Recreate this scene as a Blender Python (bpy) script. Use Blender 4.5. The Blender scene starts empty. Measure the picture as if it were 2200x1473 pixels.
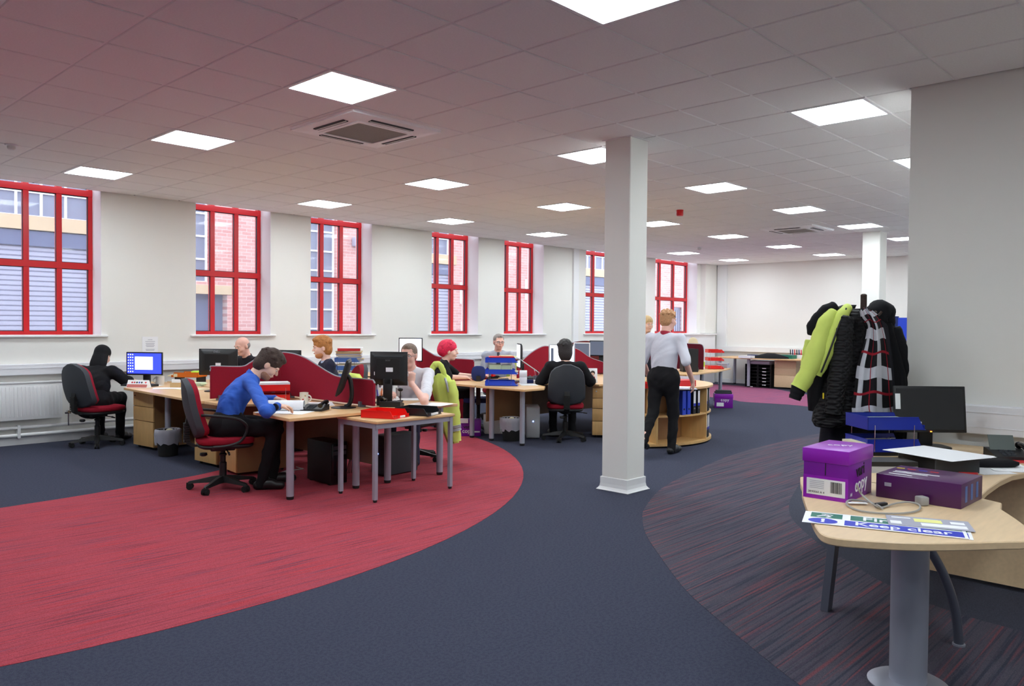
import bpy, bmesh, math, random
import numpy as np
from mathutils import Vector, Matrix, Euler
random.seed(7); np.random.seed(7)
SC = bpy.context.scene
COL = SC.collection
# ------------------------------------------------------------ camera, world, exposure
YAW, PITCH, ROLL, FPX = .8139, -.0219, .0081, 1693.9
EYE = Vector((0, 0, 1.5))
_f = Vector((math.sin(YAW)*math.cos(PITCH), math.cos(YAW)*math.cos(PITCH), math.sin(PITCH)))
_r = Vector((math.cos(YAW), -math.sin(YAW), 0)); _u = _r.cross(_f)
_r, _u = _r*math.cos(ROLL)+_u*math.sin(ROLL), -_r*math.sin(ROLL)+_u*math.cos(ROLL)
cam = bpy.data.cameras.new('camera'); camo = bpy.data.objects.new('camera', cam); COL.objects.link(camo)
cam.sensor_width = 36; cam.lens = 36*FPX/2200; cam.clip_end = 200
camo.matrix_world = Matrix(((_r.x, _u.x, -_f.x, EYE.x), (_r.y, _u.y, -_f.y, EYE.y), (_r.z, _u.z, -_f.z, EYE.z), (0, 0, 0, 1)))
SC.camera = camo
W = bpy.data.worlds.new('overcast_sky'); SC.world = W; W.use_nodes = True
bg = W.node_tree.nodes['Background']; bg.inputs[0].default_value = (.80, .88, 1, 1); bg.inputs[1].default_value = 1.0
SC.view_settings.view_transform = 'Standard'; SC.view_settings.look = 'None'; SC.view_settings.gamma = 1
SC.view_settings.use_curve_mapping = False; SC.view_settings.exposure = 1.95
LAMP = 7.6          # ceiling panel emission
# pixel (2200 x 1473) -> point where the ray meets a plane
def ray(x, y): return _f+_r*((x-1100)/FPX)-_u*((y-736.5)/FPX)
def at(x, y, z=0.): d = ray(x, y); return EYE+d*((z-1.5)/d.z)
def atx(x, y, X): d = ray(x, y); return EYE+d*(X/d.x)
def aty(x, y, Y): d = ray(x, y); return EYE+d*(Y/d.y)
def atd(x, y, dep): return EYE+ray(x, y)*dep
# ------------------------------------------------------------ mesh helpers
class MB:
    def __init__(s): s.v = []; s.f = []
    def add(s, vs, fs):
        o = len(s.v); s.v += [tuple(v) for v in vs]; s.f += [tuple(i+o for i in f) for f in fs]; return s
    def box(s, x0, y0, z0, x1, y1, z1, M=None, b=0):
        if b:
            bm = bmesh.new(); bmesh.ops.create_cube(bm, size=1)
            for v in bm.verts: v.co = Vector(((x0+x1)/2+v.co.x*(x1-x0), (y0+y1)/2+v.co.y*(y1-y0), (z0+z1)/2+v.co.z*(z1-z0)))
            bmesh.ops.bevel(bm, geom=list(bm.edges), offset=b, segments=2, affect='EDGES', profile=.5)
            vs = [v.co.copy() for v in bm.verts]; bm.verts.index_update(); fs = [[v.index for v in f.verts] for f in bm.faces]; bm.free()
        else:
            vs = [Vector(p) for p in ((x0,y0,z0),(x1,y0,z0),(x1,y1,z0),(x0,y1,z0),(x0,y0,z1),(x1,y0,z1),(x1,y1,z1),(x0,y1,z1))]
            fs = [(0,3,2,1),(4,5,6,7),(0,1,5,4),(1,2,6,5),(2,3,7,6),(3,0,4,7)]
        if M is not None: vs = [M @ v for v in vs]
        return s.add(vs, fs)
    def cyl(s, p0, p1, r0, r1=None, n=16, caps=True):
        return s.loft([(p0, r0), (p1, r0 if r1 is None else r1)], n, caps)
    def loft(s, pr, n=12, caps=True):          # (point, radius) chain, round section
        pts = [Vector(p) for p, r in pr]; m = len(pts)
        T = [(pts[min(i+1, m-1)]-pts[max(i-1, 0)]).normalized() for i in range(m)]
        a = Vector((0, 0, 1)) if abs(T[0].z) < .9 else Vector((1, 0, 0))
        N = (a-T[0]*a.dot(T[0])).normalized(); vs = []
        for i in range(m):
            N = (N-T[i]*N.dot(T[i])).normalized(); B = T[i].cross(N); r = pr[i][1]
            for k in range(n):
                t = 2*math.pi*k/n; vs.append(pts[i]+(N*math.cos(t)+B*math.sin(t))*r)
        fs = [(i*n+k, i*n+(k+1) % n, (i+1)*n+(k+1) % n, (i+1)*n+k) for i in range(m-1) for k in range(n)]
        if caps: fs += [tuple(range(n-1, -1, -1)), tuple(range((m-1)*n, m*n))]
        return s.add(vs, fs)
    def tube(s, pts, r, n=8): return s.loft([(p, r) for p in pts], n)
    def rings(s, R, cap=True):                  # list of equal length closed rings
        n = len(R[0]); vs = [v for r in R for v in r]
        fs = [(i*n+k, i*n+(k+1) % n, (i+1)*n+(k+1) % n, (i+1)*n+k) for i in range(len(R)-1) for k in range(n)]
        if cap: fs += [tuple(range(n-1, -1, -1)), tuple(range((len(R)-1)*n, len(R)*n))]
        return s.add(vs, fs)
    def prism(s, poly, z0, z1, M=None, b=0):
        A = sum(poly[i-1][0]*poly[i][1]-poly[i][0]*poly[i-1][1] for i in range(len(poly)))
        if A < 0: poly = poly[::-1]
        R = []
        if b:
            n = len(poly); ins = []
            for i in range(n):
                p, q, t = Vector(poly[i-1]), Vector(poly[i]), Vector(poly[(i+1) % n])
                e0 = (q-p).normalized(); e1 = (t-q).normalized(); nn = Vector((-e0.y-e1.y, e0.x+e1.x))
                nn = nn.normalized() if nn.length > 1e-6 else Vector((-e0.y, e0.x)); ins.append(q+nn*b)
            R = [[(p.x, p.y, z0) for p in ins], [(x, y, z0+b) for x, y in poly], [(x, y, z1-b) for x, y in poly], [(p.x, p.y, z1) for p in ins]]
        else: R = [[(x, y, z0) for x, y in poly], [(x, y, z1) for x, y in poly]]
        if M is not None: R = [[M @ Vector(v) for v in r] for r in R]
        return s.rings(R)
    def lathe(s, prof, n=24, c=(0, 0, 0), cap=False):
        return s.rings([[(c[0]+r*math.cos(2*math.pi*k/n), c[1]+r*math.sin(2*math.pi*k/n), c[2]+z) for k in range(n)] for r, z in prof], cap)
    def sphere(s, c, r, n=12, m=8):
        r = (r, r, r) if isinstance(r, (int, float)) else r
        R = [[(c[0]+r[0]*math.sin(math.pi*i/m)*math.cos(2*math.pi*k/n), c[1]+r[1]*math.sin(math.pi*i/m)*math.sin(2*math.pi*k/n), c[2]-r[2]*math.cos(math.pi*i/m)) for k in range(n)] for i in range(1, m)]
        R = [[(c[0], c[1], c[2]-r[2])]*n]+R+[[(c[0], c[1], c[2]+r[2])]*n]
        return s.rings(R, False)
    def xf(s, M): s.v = [tuple(M @ Vector(v)) for v in s.v]; return s
def rot(rz=0, loc=(0, 0, 0), rx=0, ry=0): return Matrix.Translation(loc) @ Euler((rx, ry, rz)).to_matrix().to_4x4()
def setp(o, label=None, cat=None, group=None, kind=None):
    for k, v in (('label', label), ('category', cat), ('group', group), ('kind', kind)):
        if v: o[k] = v
    return o
def mesh(name, mb, mats, smooth=True, ang=.6):
    me = bpy.data.meshes.new(name); me.from_pydata(mb.v, [], mb.f); me.validate()
    for m in (mats if isinstance(mats, list) else [mats]): me.materials.append(MAT[m] if isinstance(m, str) else m)
    bm = bmesh.new(); bm.from_mesh(me); bmesh.ops.remove_doubles(bm, verts=bm.verts, dist=1e-6); bmesh.ops.recalc_face_normals(bm, faces=bm.faces); bm.to_mesh(me); bm.free()
    if smooth: me.shade_smooth(); me.set_sharp_from_angle(angle=ang)
    return me
def link(name, me, parent=None, loc=(0, 0, 0), rz=0):
    o = bpy.data.objects.new(name, me); COL.objects.link(o); o.location = loc; o.rotation_euler = (0, 0, rz)
    if parent is not None: o.parent = parent
    return o
def obj(name, mb, mat, parent=None, smooth=True, loc=(0, 0, 0), rz=0, label=None, cat=None, group=None, kind=None, ang=.6):
    o = link(name, mesh(name, mb, mat, smooth, ang), parent, loc, rz); return setp(o, label, cat, group, kind)
def thing(name, label, cat, loc=(0, 0, 0), rz=0, group=None):
    o = bpy.data.objects.new(name, None); COL.objects.link(o); o.location = loc; o.rotation_euler = (0, 0, rz); o.empty_display_size = .1
    return setp(o, label, cat, group)
def dup(root, loc, rz, label, parent=None):
    c = root.copy(); COL.objects.link(c); c.parent = parent
    if parent is None: c.location = loc; c.rotation_euler = (0, 0, rz); c['label'] = label
    for ch in list(root.children): dup(ch, None, None, None, c)
    return c
def text(s, size, mat, M, parent, name='lettering', extrude=.0004, bold=0):
    cu = bpy.data.curves.new('lettering', 'FONT'); cu.body = s; cu.size = size; cu.extrude = extrude; cu.offset = bold; cu.align_x = 'CENTER'; cu.align_y = 'CENTER'; cu.resolution_u = 3
    t = bpy.data.objects.new('lettering', cu); COL.objects.link(t)
    me = bpy.data.meshes.new_from_object(t.evaluated_get(bpy.context.evaluated_depsgraph_get()))
    bpy.data.objects.remove(t); bpy.data.curves.remove(cu)
    me.materials.clear(); me.materials.append(MAT[mat]); me.transform(M)
    return link(name, me, parent)
def smooth_poly(P, n=8, closed=True):      # Catmull-Rom through points
    out = []; m = len(P)
    for i in range(m if closed else m-1):
        p0, p1, p2, p3 = [Vector(P[(i+k) % m]) if closed else Vector(P[min(max(i+k, 0), m-1)]) for k in (-1, 0, 1, 2)]
        for k in range(n):
            t = k/n; out.append(tuple(.5*(2*p1+(p2-p0)*t+(2*p0-5*p1+4*p2-p3)*t*t+(3*p1-p0-3*p2+p3)*t**3)))
    if not closed: out.append(tuple(P[-1]))
    return out
def rrect(w, h, r, n=5, cx=0, cy=0):
    P = []
    for sx, sy, a in ((1, 1, 0), (-1, 1, 90), (-1, -1, 180), (1, -1, 270)):
        for k in range(n+1):
            t = math.radians(a+90*k/n); P.append((cx+sx*(w/2-r)+r*math.cos(t), cy+sy*(h/2-r)+r*math.sin(t)))
    return P
# ------------------------------------------------------------ materials
MAT = {}
def lin(c): return tuple((x/255/12.92 if x <= 10.3 else ((x/255+.055)/1.055)**2.4) for x in c)+(1,)
def M(name, rgb, rough=.5, metal=0, bump=0, bs=60, var=0, vs=8, spec=.5, emit=0, alpha=None, stretch=None):
    m = bpy.data.materials.new(name); m.use_nodes = True; nt = m.node_tree; p = nt.nodes['Principled BSDF']; MAT[name] = m
    p.inputs['Base Color'].default_value = lin(rgb); p.inputs['Roughness'].default_value = rough; p.inputs['Metallic'].default_value = metal; p.inputs['Specular IOR Level'].default_value = spec
    tc = nt.nodes.new('ShaderNodeTexCoord'); src = tc.outputs['Object']
    if stretch:
        mp = nt.nodes.new('ShaderNodeMapping'); mp.inputs['Scale'].default_value = stretch; nt.links.new(src, mp.inputs[0]); src = mp.outputs[0]
    if var:
        n = nt.nodes.new('ShaderNodeTexNoise'); n.inputs['Scale'].default_value = vs; n.inputs['Detail'].default_value = 4; nt.links.new(src, n.inputs[0])
        r = nt.nodes.new('ShaderNodeValToRGB'); r.color_ramp.elements[0].position = .3; r.color_ramp.elements[1].position = .7
        c = lin(rgb); r.color_ramp.elements[0].color = tuple(x*(1-var) for x in c[:3])+(1,); r.color_ramp.elements[1].color = tuple(min(1, x*(1+var)) for x in c[:3])+(1,)
        nt.links.new(n.outputs[0], r.inputs[0]); nt.links.new(r.outputs[0], p.inputs['Base Color'])
    if bump:
        n = nt.nodes.new('ShaderNodeTexNoise'); n.inputs['Scale'].default_value = bs; n.inputs['Detail'].default_value = 3; nt.links.new(src, n.inputs[0])
        b = nt.nodes.new('ShaderNodeBump'); b.inputs['Strength'].default_value = bump; b.inputs['Distance'].default_value = .01; nt.links.new(n.outputs[0], b.inputs['Height']); nt.links.new(b.outputs[0], p.inputs['Normal'])
    if emit: p.inputs['Emission Color'].default_value = lin(rgb); p.inputs['Emission Strength'].default_value = emit
    if alpha is not None:                     # thin clear film: mostly transparent, a fresnel-weighted gloss
        tr = nt.nodes.new('ShaderNodeBsdfTransparent'); mx = nt.nodes.new('ShaderNodeMixShader'); mx.inputs[0].default_value = alpha
        nt.links.new(tr.outputs[0], mx.inputs[1]); nt.links.new(p.outputs[0], mx.inputs[2]); nt.links.new(mx.outputs[0], nt.nodes['Material Output'].inputs[0])
    return m
def carpet(name, base, streaks, sc=(1.1, 46, 1)):
    m = M(name, base, .95, spec=.1); nt = m.node_tree; p = nt.nodes['Principled BSDF']; tc = [n for n in nt.nodes if n.type == 'TEX_COORD'][0]
    f = nt.nodes.new('ShaderNodeTexNoise'); f.inputs['Scale'].default_value = 260; f.inputs['Detail'].default_value = 2; nt.links.new(tc.outputs['Object'], f.inputs[0])
    r = nt.nodes.new('ShaderNodeMapRange'); r.inputs[1].default_value = .3; r.inputs[2].default_value = .7; r.inputs[3].default_value = .7; r.inputs[4].default_value = 1.3; nt.links.new(f.outputs[0], r.inputs[0])
    cur = None
    for i, (col, lo, hi, seed) in enumerate(streaks):
        mp = nt.nodes.new('ShaderNodeMapping'); mp.inputs['Scale'].default_value = sc; mp.inputs['Location'].default_value = (seed, seed*3.1, 0); nt.links.new(tc.outputs['Object'], mp.inputs[0])
        n = nt.nodes.new('ShaderNodeTexNoise'); n.inputs['Scale'].default_value = 1; n.inputs['Detail'].default_value = 1.5; nt.links.new(mp.outputs[0], n.inputs[0])
        g = nt.nodes.new('ShaderNodeMapRange'); g.inputs[1].default_value = lo; g.inputs[2].default_value = hi; nt.links.new(n.outputs[0], g.inputs[0])
        mx = nt.nodes.new('ShaderNodeMix'); mx.data_type = 'RGBA'; nt.links.new(g.outputs[0], mx.inputs[0])
        if cur is None: mx.inputs[6].default_value = lin(base)
        else: nt.links.new(cur, mx.inputs[6])
        mx.inputs[7].default_value = lin(col); cur = mx.outputs[2]
    v = nt.nodes.new('ShaderNodeMix'); v.data_type = 'RGBA'; v.blend_type = 'MULTIPLY'; v.inputs[0].default_value = 1
    if cur is None: v.inputs[6].default_value = lin(base)
    else: nt.links.new(cur, v.inputs[6])
    nt.links.new(r.outputs[0], v.inputs[7]); nt.links.new(v.outputs[2], p.inputs['Base Color'])
    b = nt.nodes.new('ShaderNodeBump'); b.inputs['Strength'].default_value = .5; b.inputs['Distance'].default_value = .004; nt.links.new(f.outputs[0], b.inputs['Height']); nt.links.new(b.outputs[0], p.inputs['Normal'])
carpet('carpet_navy', (66, 69, 84), [((59, 62, 79), .45, .6, 2.)], (60, 60, 1))
carpet('carpet_red', (170, 72, 84), [((132, 60, 74), .5, .68, 1.), ((180, 62, 70), .52, .7, 5.), ((112, 72, 92), .6, .74, 9.)], (1.7, 62, 1))
carpet('carpet_stripe', (82, 79, 90), [((62, 64, 78), .5, .6, 1.), ((118, 74, 82), .55, .68, 4.), ((76, 70, 84), .55, .66, 8.)], (1.0, 46, 1))
carpet('carpet_dark', (66, 68, 80), [])
carpet('carpet_pink', (150, 84, 112), [((124, 80, 112), .5, .64, 3.)])
M('wall_paint', (238, 236, 230), .85, bump=.04, bs=150); M('white_paint', (240, 240, 243), .6); M('gloss_white', (238, 238, 238), .35)
M('tile', (240, 239, 237), .92, bump=.15, bs=220, var=.03, vs=90); M('tile_grid', (240, 236, 236), .5); M('plenum', (90, 88, 88), .9)
M('window_red', (206, 18, 28), .35); M('seal', (60, 62, 70), .6)
M('glass', (235, 245, 255), .03, alpha=.10, spec=.9)
M('lamp_frame', (235, 235, 235), .4)
mm = M('lamp_glow', (236, 247, 253), .5, emit=LAMP)
M('plastic_white', (236, 236, 240), .4); M('casing_white', (250, 250, 250), .5); M('plastic_offwhite', (222, 222, 218), .5); M('louvre', (40, 40, 42), .6); M('grille', (128, 124, 116), .6, bump=.5, bs=90)
M('wood', (222, 180, 128), .4, var=.06, vs=6, bump=.05, bs=40, stretch=(1, 9, 9)); M('wood_pale', (226, 196, 156), .4, var=.05, vs=6, stretch=(1, 8, 8)); M('wood_edge', (205, 158, 104), .45)
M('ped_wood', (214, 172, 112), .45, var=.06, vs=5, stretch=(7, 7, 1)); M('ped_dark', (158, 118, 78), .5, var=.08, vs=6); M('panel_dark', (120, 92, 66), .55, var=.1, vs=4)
M('steel', (168, 172, 186), .38, .35); M('steel_dark', (104, 108, 122), .35, .5); M('chrome', (200, 200, 205), .15, 1)
M('black', (22, 22, 24), .5); M('black_gloss', (14, 14, 17), .18); M('black_matt', (18, 18, 19), .85); M('logo_grey', (104, 104, 110), .5); M('charcoal', (56, 60, 66), .75, bump=.1, bs=200); M('rubber', (20, 20, 20), .7)
M('fabric_red', (146, 24, 42), .9, bump=.12, bs=300, var=.06, vs=60, spec=.2); M('fabric_burgundy', (144, 26, 46), .92, bump=.12, bs=300, var=.05, vs=90, spec=.2); M('fabric_maroon', (88, 20, 36), .92, bump=.1, bs=300, spec=.2); M('trim_grey', (150, 150, 158), .5)
M('fabric_charcoal', (58, 60, 64), .9, bump=.1, bs=300, spec=.2); M('fabric_navy', (44, 54, 104), .9, spec=.2); M('fabric_brown', (108, 40, 38), .9, spec=.2)
M('lcd', (96, 104, 100), .3); M('hivis', (216, 232, 112), .8, bump=.25, bs=22, emit=0); M('hivis_dark', (176, 206, 50), .8); M('reflective', (168, 172, 172), .35, .3)
M('tray_red', (232, 24, 18), .3); M('tray_black', (22, 23, 27), .35); M('tray_blue', (38, 72, 206), .32); M('tray_deepblue', (16, 42, 160), .3); M('tray_orange', (222, 112, 18), .35); M('tray_bluegrey', (70, 108, 178), .4)
M('paper', (244, 244, 246), .8); M('paper_cream', (240, 232, 196), .8); M('paper_green', (208, 222, 190), .8); M('paper_yellow', (240, 238, 150), .8); M('card_kraft', (196, 160, 110), .8); M('card_buff', (214, 196, 160), .8); M('print_grey', (170, 170, 184), .8)
M('purple', (152, 28, 184), .35); M('purple_dark', (124, 14, 156), .4); M('purple_deep', (76, 24, 84), .3); M('ink_black', (20, 18, 24), .6); M('ink_white', (246, 246, 250), .6); M('ink_blue', (30, 50, 190), .5); M('ink_green', (20, 112, 92), .5); M('ink_red', (206, 30, 40), .5); M('ink_yellow', (238, 208, 40), .5); M('foil', (186, 190, 205), .25, .6)
M('ceramic', (240, 236, 230), .2); M('ceramic_cream', (236, 226, 208), .2)
M('bag_clear', (226, 226, 240), .2, alpha=.5, bump=.8, bs=25); M('screen_blue', (36, 48, 214), .25, emit=.9); M('screen_white', (222, 226, 244), .25, emit=.8); M('screen_pale', (196, 204, 232), .25, emit=.6); M('screen_grey', (96, 104, 122), .25, emit=.12); M('screen_off', (26, 26, 30), .12); M('led_orange', (255, 110, 30), .3, emit=4); M('led_blue', (130, 170, 255), .3, emit=3)
M('silver_plastic', (190, 192, 196), .35, .2); M('cable_grey', (166, 164, 160), .5); M('green_glow', (190, 230, 70), .5)
M('skin', (234, 190, 168), .55, var=.03, vs=20); M('skin_pale', (240, 196, 178), .55, var=.03, vs=20); M('skin_ruddy', (238, 186, 168), .55, var=.04, vs=20); M('lips', (196, 108, 100), .5); M('eye_white', (232, 230, 228), .2); M('iris', (60, 66, 70), .2)
M('beard_brown', (160, 116, 94), .8, bump=.4, bs=120, var=.15, vs=90); M('beard_ginger', (204, 136, 90), .8, bump=.4, bs=120, var=.15, vs=90); M('hair_brown', (62, 46, 38), .7, bump=.6, bs=70, var=.25, vs=50); M('hair_ginger', (186, 124, 66), .7, bump=.6, bs=70, var=.2, vs=50); M('hair_grey', (146, 138, 134), .7, bump=.5, bs=70, var=.2, vs=50); M('hair_salt', (132, 112, 98), .7, bump=.5, bs=70, var=.2, vs=50); M('hair_pink', (226, 30, 76), .6, bump=.6, bs=60, var=.2, vs=40); M('hair_black', (36, 30, 30), .6, bump=.6, bs=80, var=.3, vs=50); M('hair_blonde', (196, 164, 116), .65, bump=.6, bs=70, var=.2, vs=50); M('hair_sandy', (190, 140, 98), .7, bump=.5, bs=70, var=.15, vs=50)
M('shirt_blue', (38, 92, 192), .75, bump=.5, bs=9, var=.05, vs=6, stretch=(1, 1, 3)); M('shirt_white', (228, 228, 234), .95, spec=.1, bump=.5, bs=10); M('shirt_pale', (212, 212, 222), .95, spec=.1, bump=.5, bs=10); M('shirt_lightblue', (176, 196, 226), .8); M('shirt_grey', (176, 182, 196), .8, bump=.3, bs=12)
M('knit_navy', (26, 28, 52), .9, bump=.2, bs=80); M('cloth_black', (24, 24, 27), .88, bump=.5, bs=12, spec=.25); M('cloth_dark', (30, 30, 38), .88, bump=.4, bs=12, spec=.25); M('denim', (34, 38, 62), .9, bump=.3, bs=60); M('trouser', (22, 21, 24), .85, bump=.4, bs=10, spec=.25); M('shoe', (22, 22, 24), .4); M('lanyard', (170, 26, 56), .7); M('tie', (52, 56, 70), .7)
M('concrete', (196, 172, 142), .9, var=.05, vs=3); M('shutter', (164, 164, 184), .5); M('tarmac', (150, 150, 156), .9); M('door_blue', (92, 98, 130), .6); M('facade_glass', (120, 124, 146), .5); M('sign_white', (245, 245, 250), .5); M('sign_cyan', (120, 190, 240), .5)
def brick_mat():
    m = M('brick', (226, 178, 170), .9); nt = m.node_tree; p = nt.nodes['Principled BSDF']; tc = [n for n in nt.nodes if n.type == 'TEX_COORD'][0]
    mp = nt.nodes.new('ShaderNodeMapping'); mp.inputs['Rotation'].default_value = (math.pi/2, 0, 0); nt.links.new(tc.outputs['Object'], mp.inputs[0])
    b = nt.nodes.new('ShaderNodeTexBrick'); b.inputs['Scale'].default_value = 2.1; b.inputs['Row Height'].default_value = .165; b.inputs['Mortar Size'].default_value = .014; b.inputs['Bias'].default_value = -.1
    b.inputs['Color1'].default_value = lin((192, 136, 132)); b.inputs['Color2'].default_value = lin((208, 160, 154)); b.inputs['Mortar'].default_value = lin((214, 184, 180)); nt.links.new(mp.outputs[0], b.inputs[0])
    nt.links.new(b.outputs[0], p.inputs['Base Color']); bp = nt.nodes.new('ShaderNodeBump'); bp.inputs['Strength'].default_value = .4; bp.inputs['Distance'].default_value = .01; bp.invert = True; nt.links.new(b.outputs[1], bp.inputs['Height']); nt.links.new(bp.outputs[0], p.inputs['Normal'])
brick_mat()
# ------------------------------------------------------------ the room
CEIL = 3.206; YW = 10.96; YG = 11.31; XF = 19.65; XR = 6.035; YR = 1.82; XL = -3.4; YB = -4.2; SILL = 1.337
def S(name, mb, mat, parent=None, smooth=False): return obj(name, mb, mat, parent, smooth, kind='structure' if parent is None else None)
floor = S('floor', MB().prism([(XL, YB), (XR+.3, YB), (XR+.3, YR), (XF+.2, YR-.2), (XF+.2, YW+.5), (XL, YW+.5)], -.12, 0), 'carpet_navy')
cx, cy, R = 2., 9.5, 5.66
outer = [(cx+R*math.cos(math.radians(a)), cy+R*math.sin(math.radians(a))) for a in range(-142, 16, 3)]
inner = smooth_poly([(6.2, 10.94), (5.3, 9.4), (4.5, 8.1), (3.6, 7.6), (2.92, 7.48), (2.48, 7.38), (1.77, 7.32), (.6, 7.28), (-1., 7.35), (-2.2, 7.4)], 6, False)
S('carpet_band', MB().prism(outer+[(7.35, 10.94)]+inner, .0002, .0022), 'carpet_red', floor)
go = smooth_poly([(13.4, 4.2), (11.16, 4.5), (9.44, 4.52), (8.31, 4.43), (7.1, 4.2), (6.24, 3.98), (5.5, 3.66), (5.15, 3.45), (4.77, 3.16), (4.36, 2.77), (3.95, 2.355), (3.73, 2.08), (3.48, 1.74), (3.22, 1.36), (3.0, .95), (2.9, .3), (2.95, -.6), (3.2, -1.6)], 6, False)
gi = smooth_poly([(6.0, -1.6), (4.95, -.4), (4.6, .35), (4.62, 1.1), (4.885, 1.58), (5.136, 1.85), (5.38, 2.13), (5.76, 2.45), (6.06, 2.66), (6.45, 2.85), (6.93, 3.02), (7.6, 3.2), (9, 3.35), (11, 3.3), (13.4, 3.1)], 6, False)
S('carpet_band', MB().prism(go+gi, .0002, .0022), 'carpet_stripe', floor)
S('carpet_band', MB().prism([(XR-.02, -1.6)]+gi[::1]+[(13.4, YR+.02), (XR+.1, YR+.02), (XR-.02, YR)], .0001, .0018), 'carpet_dark', floor)
S('carpet_band', MB().prism(smooth_poly([(18.6, 10.6), (18.6, 8.9), (17.9, 7.9), (17.3, 7.1), (16.4, 5.9), (15.5, 5.0), (14.3, 5.3), (14.9, 6.4), (14.8, 7.5), (15.05, 7.95), (15.6, 9.5), (16.2, 10.7)], 6), .0002, .0022), 'carpet_pink', floor)
# window wall
WIN = [(2.615, 3.802), (5.054, 6.231), (6.923, 8.121), (9.452, 10.645), (11.358, 12.56), (13.99, 16.02), (16.80, 18.831)]
wb = MB(); xs = [XL]+[x for w in WIN for x in w]+[XF+.4]
for i in range(0, len(xs), 2): wb.box(xs[i], YW, 0, xs[i+1], YG+.12, 3.62)
for x0, x1 in WIN: wb.box(x0, YW, 0, x1, YG+.12, SILL-.02)
wb.box(XL, YW, 3.5, XF+.4, YG+.12, 3.66)
wall_back = S('wall_back', wb, 'wall_paint')
for n, (x0, x1) in enumerate(WIN):
    w = bpy.data.objects.new('window_%d' % (n+1), None); COL.objects.link(w); w.location = (x0, YG, 0); w['kind'] = 'structure'
    wd = x1-x0; np_ = 3; jm = .055; pitch = (wd-jm)/np_; zb = [SILL+.045, 2.235, 3.195]
    fr = MB(); fr.box(0, -.05, SILL, jm, .03, 3.5); fr.box(wd-jm, -.05, SILL, wd, .03, 3.5); fr.box(0, -.045, SILL, wd, .03, zb[0])
    S('frame', fr, 'window_red', w)
    for k in (1, 2): S('mullion', MB().box(pitch*k-.004, -.048, SILL, pitch*k+jm+.004, .03, 3.5), 'window_red', w)
    for z in zb[1:]: S('transom', MB().box(0, -.055, z-.04, wd, .03, z+.04), 'window_red', w)
    for k in range(3):
        a, b = pitch*k+jm, pitch*(k+1)
        for z0, z1 in ((zb[0], zb[1]-.04), (zb[1]+.04, zb[2]-.04), (zb[2]+.04, 3.5)):
            g = MB(); g.box(a-.01, -.004, z0-.01, b+.01, .004, z1+.01); S('pane', g, 'glass', w)
            if z1 < 3.3:
                q = MB(); t = .009
                for bx in ((a, z0, b, z0+t), (a, z1-t, b, z1), (a, z0, a+t, z1), (b-t, z0, b, z1)): q.box(bx[0], -.03, bx[1], bx[2], -.004, bx[3])
                S('gasket', q, 'seal', w)
    rv = MB(); rv.box(0, YW-YG+.002, SILL, .006, -.05, 3.5); rv.box(wd-.006, YW-YG+.002, SILL, wd, -.05, 3.5); S('reveal', rv, 'white_paint', w)
    sl = MB(); sl.box(-.07, YW-YG-.045, SILL-.028, wd+.07, YW-YG+.01, SILL, b=.008); sl.box(0, YW-YG, SILL-.028, wd, -.04, SILL); S('window_sill', sl, 'gloss_white', w)
# other walls
S('wall_right', MB().box(XF, YR-.2, 0, XF+.2, YW+.3, 3.6), 'wall_paint')
S('wall_front', MB().box(XR, YB, 0, XR+.26, YR, 3.6).box(XR+.26, YR-.26, 0, XF, YR, 3.6), 'wall_paint')
S('wall_left', MB().box(XL-.2, YB, 0, XL, YW, 3.6), 'wall_paint')
S('wall_behind', MB().box(XL, YB-.2, 0, XR, YB, 3.6), 'wall_paint')
S('baseboard_back', MB().box(XL, YW-.02, 0, XF, YW, .1).box(XL, YW-.028, .1, XF, YW, .112), 'gloss_white')
S('baseboard_right', MB().box(XF-.02, YR, 0, XF, YW-.03, .11), 'gloss_white')
# boxed ledge under the far window and the pipe casing beside it
S('trim_1', MB().box(16.4, 10.72, 0, 19.40, YW, 1.30).box(16.36, 10.68, 1.30, 19.44, YW+.01, 1.335), 'white_paint')
S('trim_2', MB().box(19.0, 10.80, 1.34, 19.64, YW, CEIL), 'wall_paint')
S('trim_3', MB().box(13.508, YW-.05, 1.0, 13.687, YW, CEIL), 'gloss_white')      # cable riser
S('trim_4', MB().box(XF-.06, 10.5, .98, XF, 10.78, CEIL).box(XF-.10, 2.2, .86, XF, 10.8, .99), 'gloss_white')
tk = MB(); tk.box(XL, YW-.075, .85, 16.4, YW, .985, b=.008); tk.box(XL, YW-.08, .93, 16.4, YW, .945); S('trim_5', tk, 'plastic_white')
tk = MB(); tk.box(XR-.07, YB, .80, XR, 1.5, .995, b=.008); tk.box(XR-.074, YB, .845, XR, 1.49, .85).box(XR-.074, YB, .945, XR, 1.49, .95); S('trim_6', tk, 'plastic_white')
# columns
def column(x0, y0, x1, y1, nm):
    c = S(nm, MB().box(x0, y0, 0, x1, y1, CEIL+.05, b=.012), 'wall_paint')
    m = (x0+x1)/2, (y0+y1)/2; hx, hy = (x1-x0)/2, (y1-y0)/2; rg = []
    for o, z in ((.036, 0), (.036, .004), (.026, .012), (.014, .03), (.009, .06), (.009, .115), (.0, .12)):
        rg.append([(m[0]+sx*(hx+o), m[1]+sy*(hy+o), z+.0022) for sx, sy in ((-1, -1), (1, -1), (1, 1), (-1, 1))])
    S('skirting', MB().rings(rg), 'gloss_white', c)
    t = MB(); e = .02
    t.box(x0-e, y0-e, CEIL-.012, x1+e, y0, CEIL-.004).box(x0-e, y1, CEIL-.012, x1+e, y1+e, CEIL-.004).box(x0-e, y0, CEIL-.012, x0, y1, CEIL-.004).box(x1, y0, CEIL-.012, x1+e, y1, CEIL-.004)
    S('ceiling_collar', t, 'tile_grid', c); return c
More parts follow.
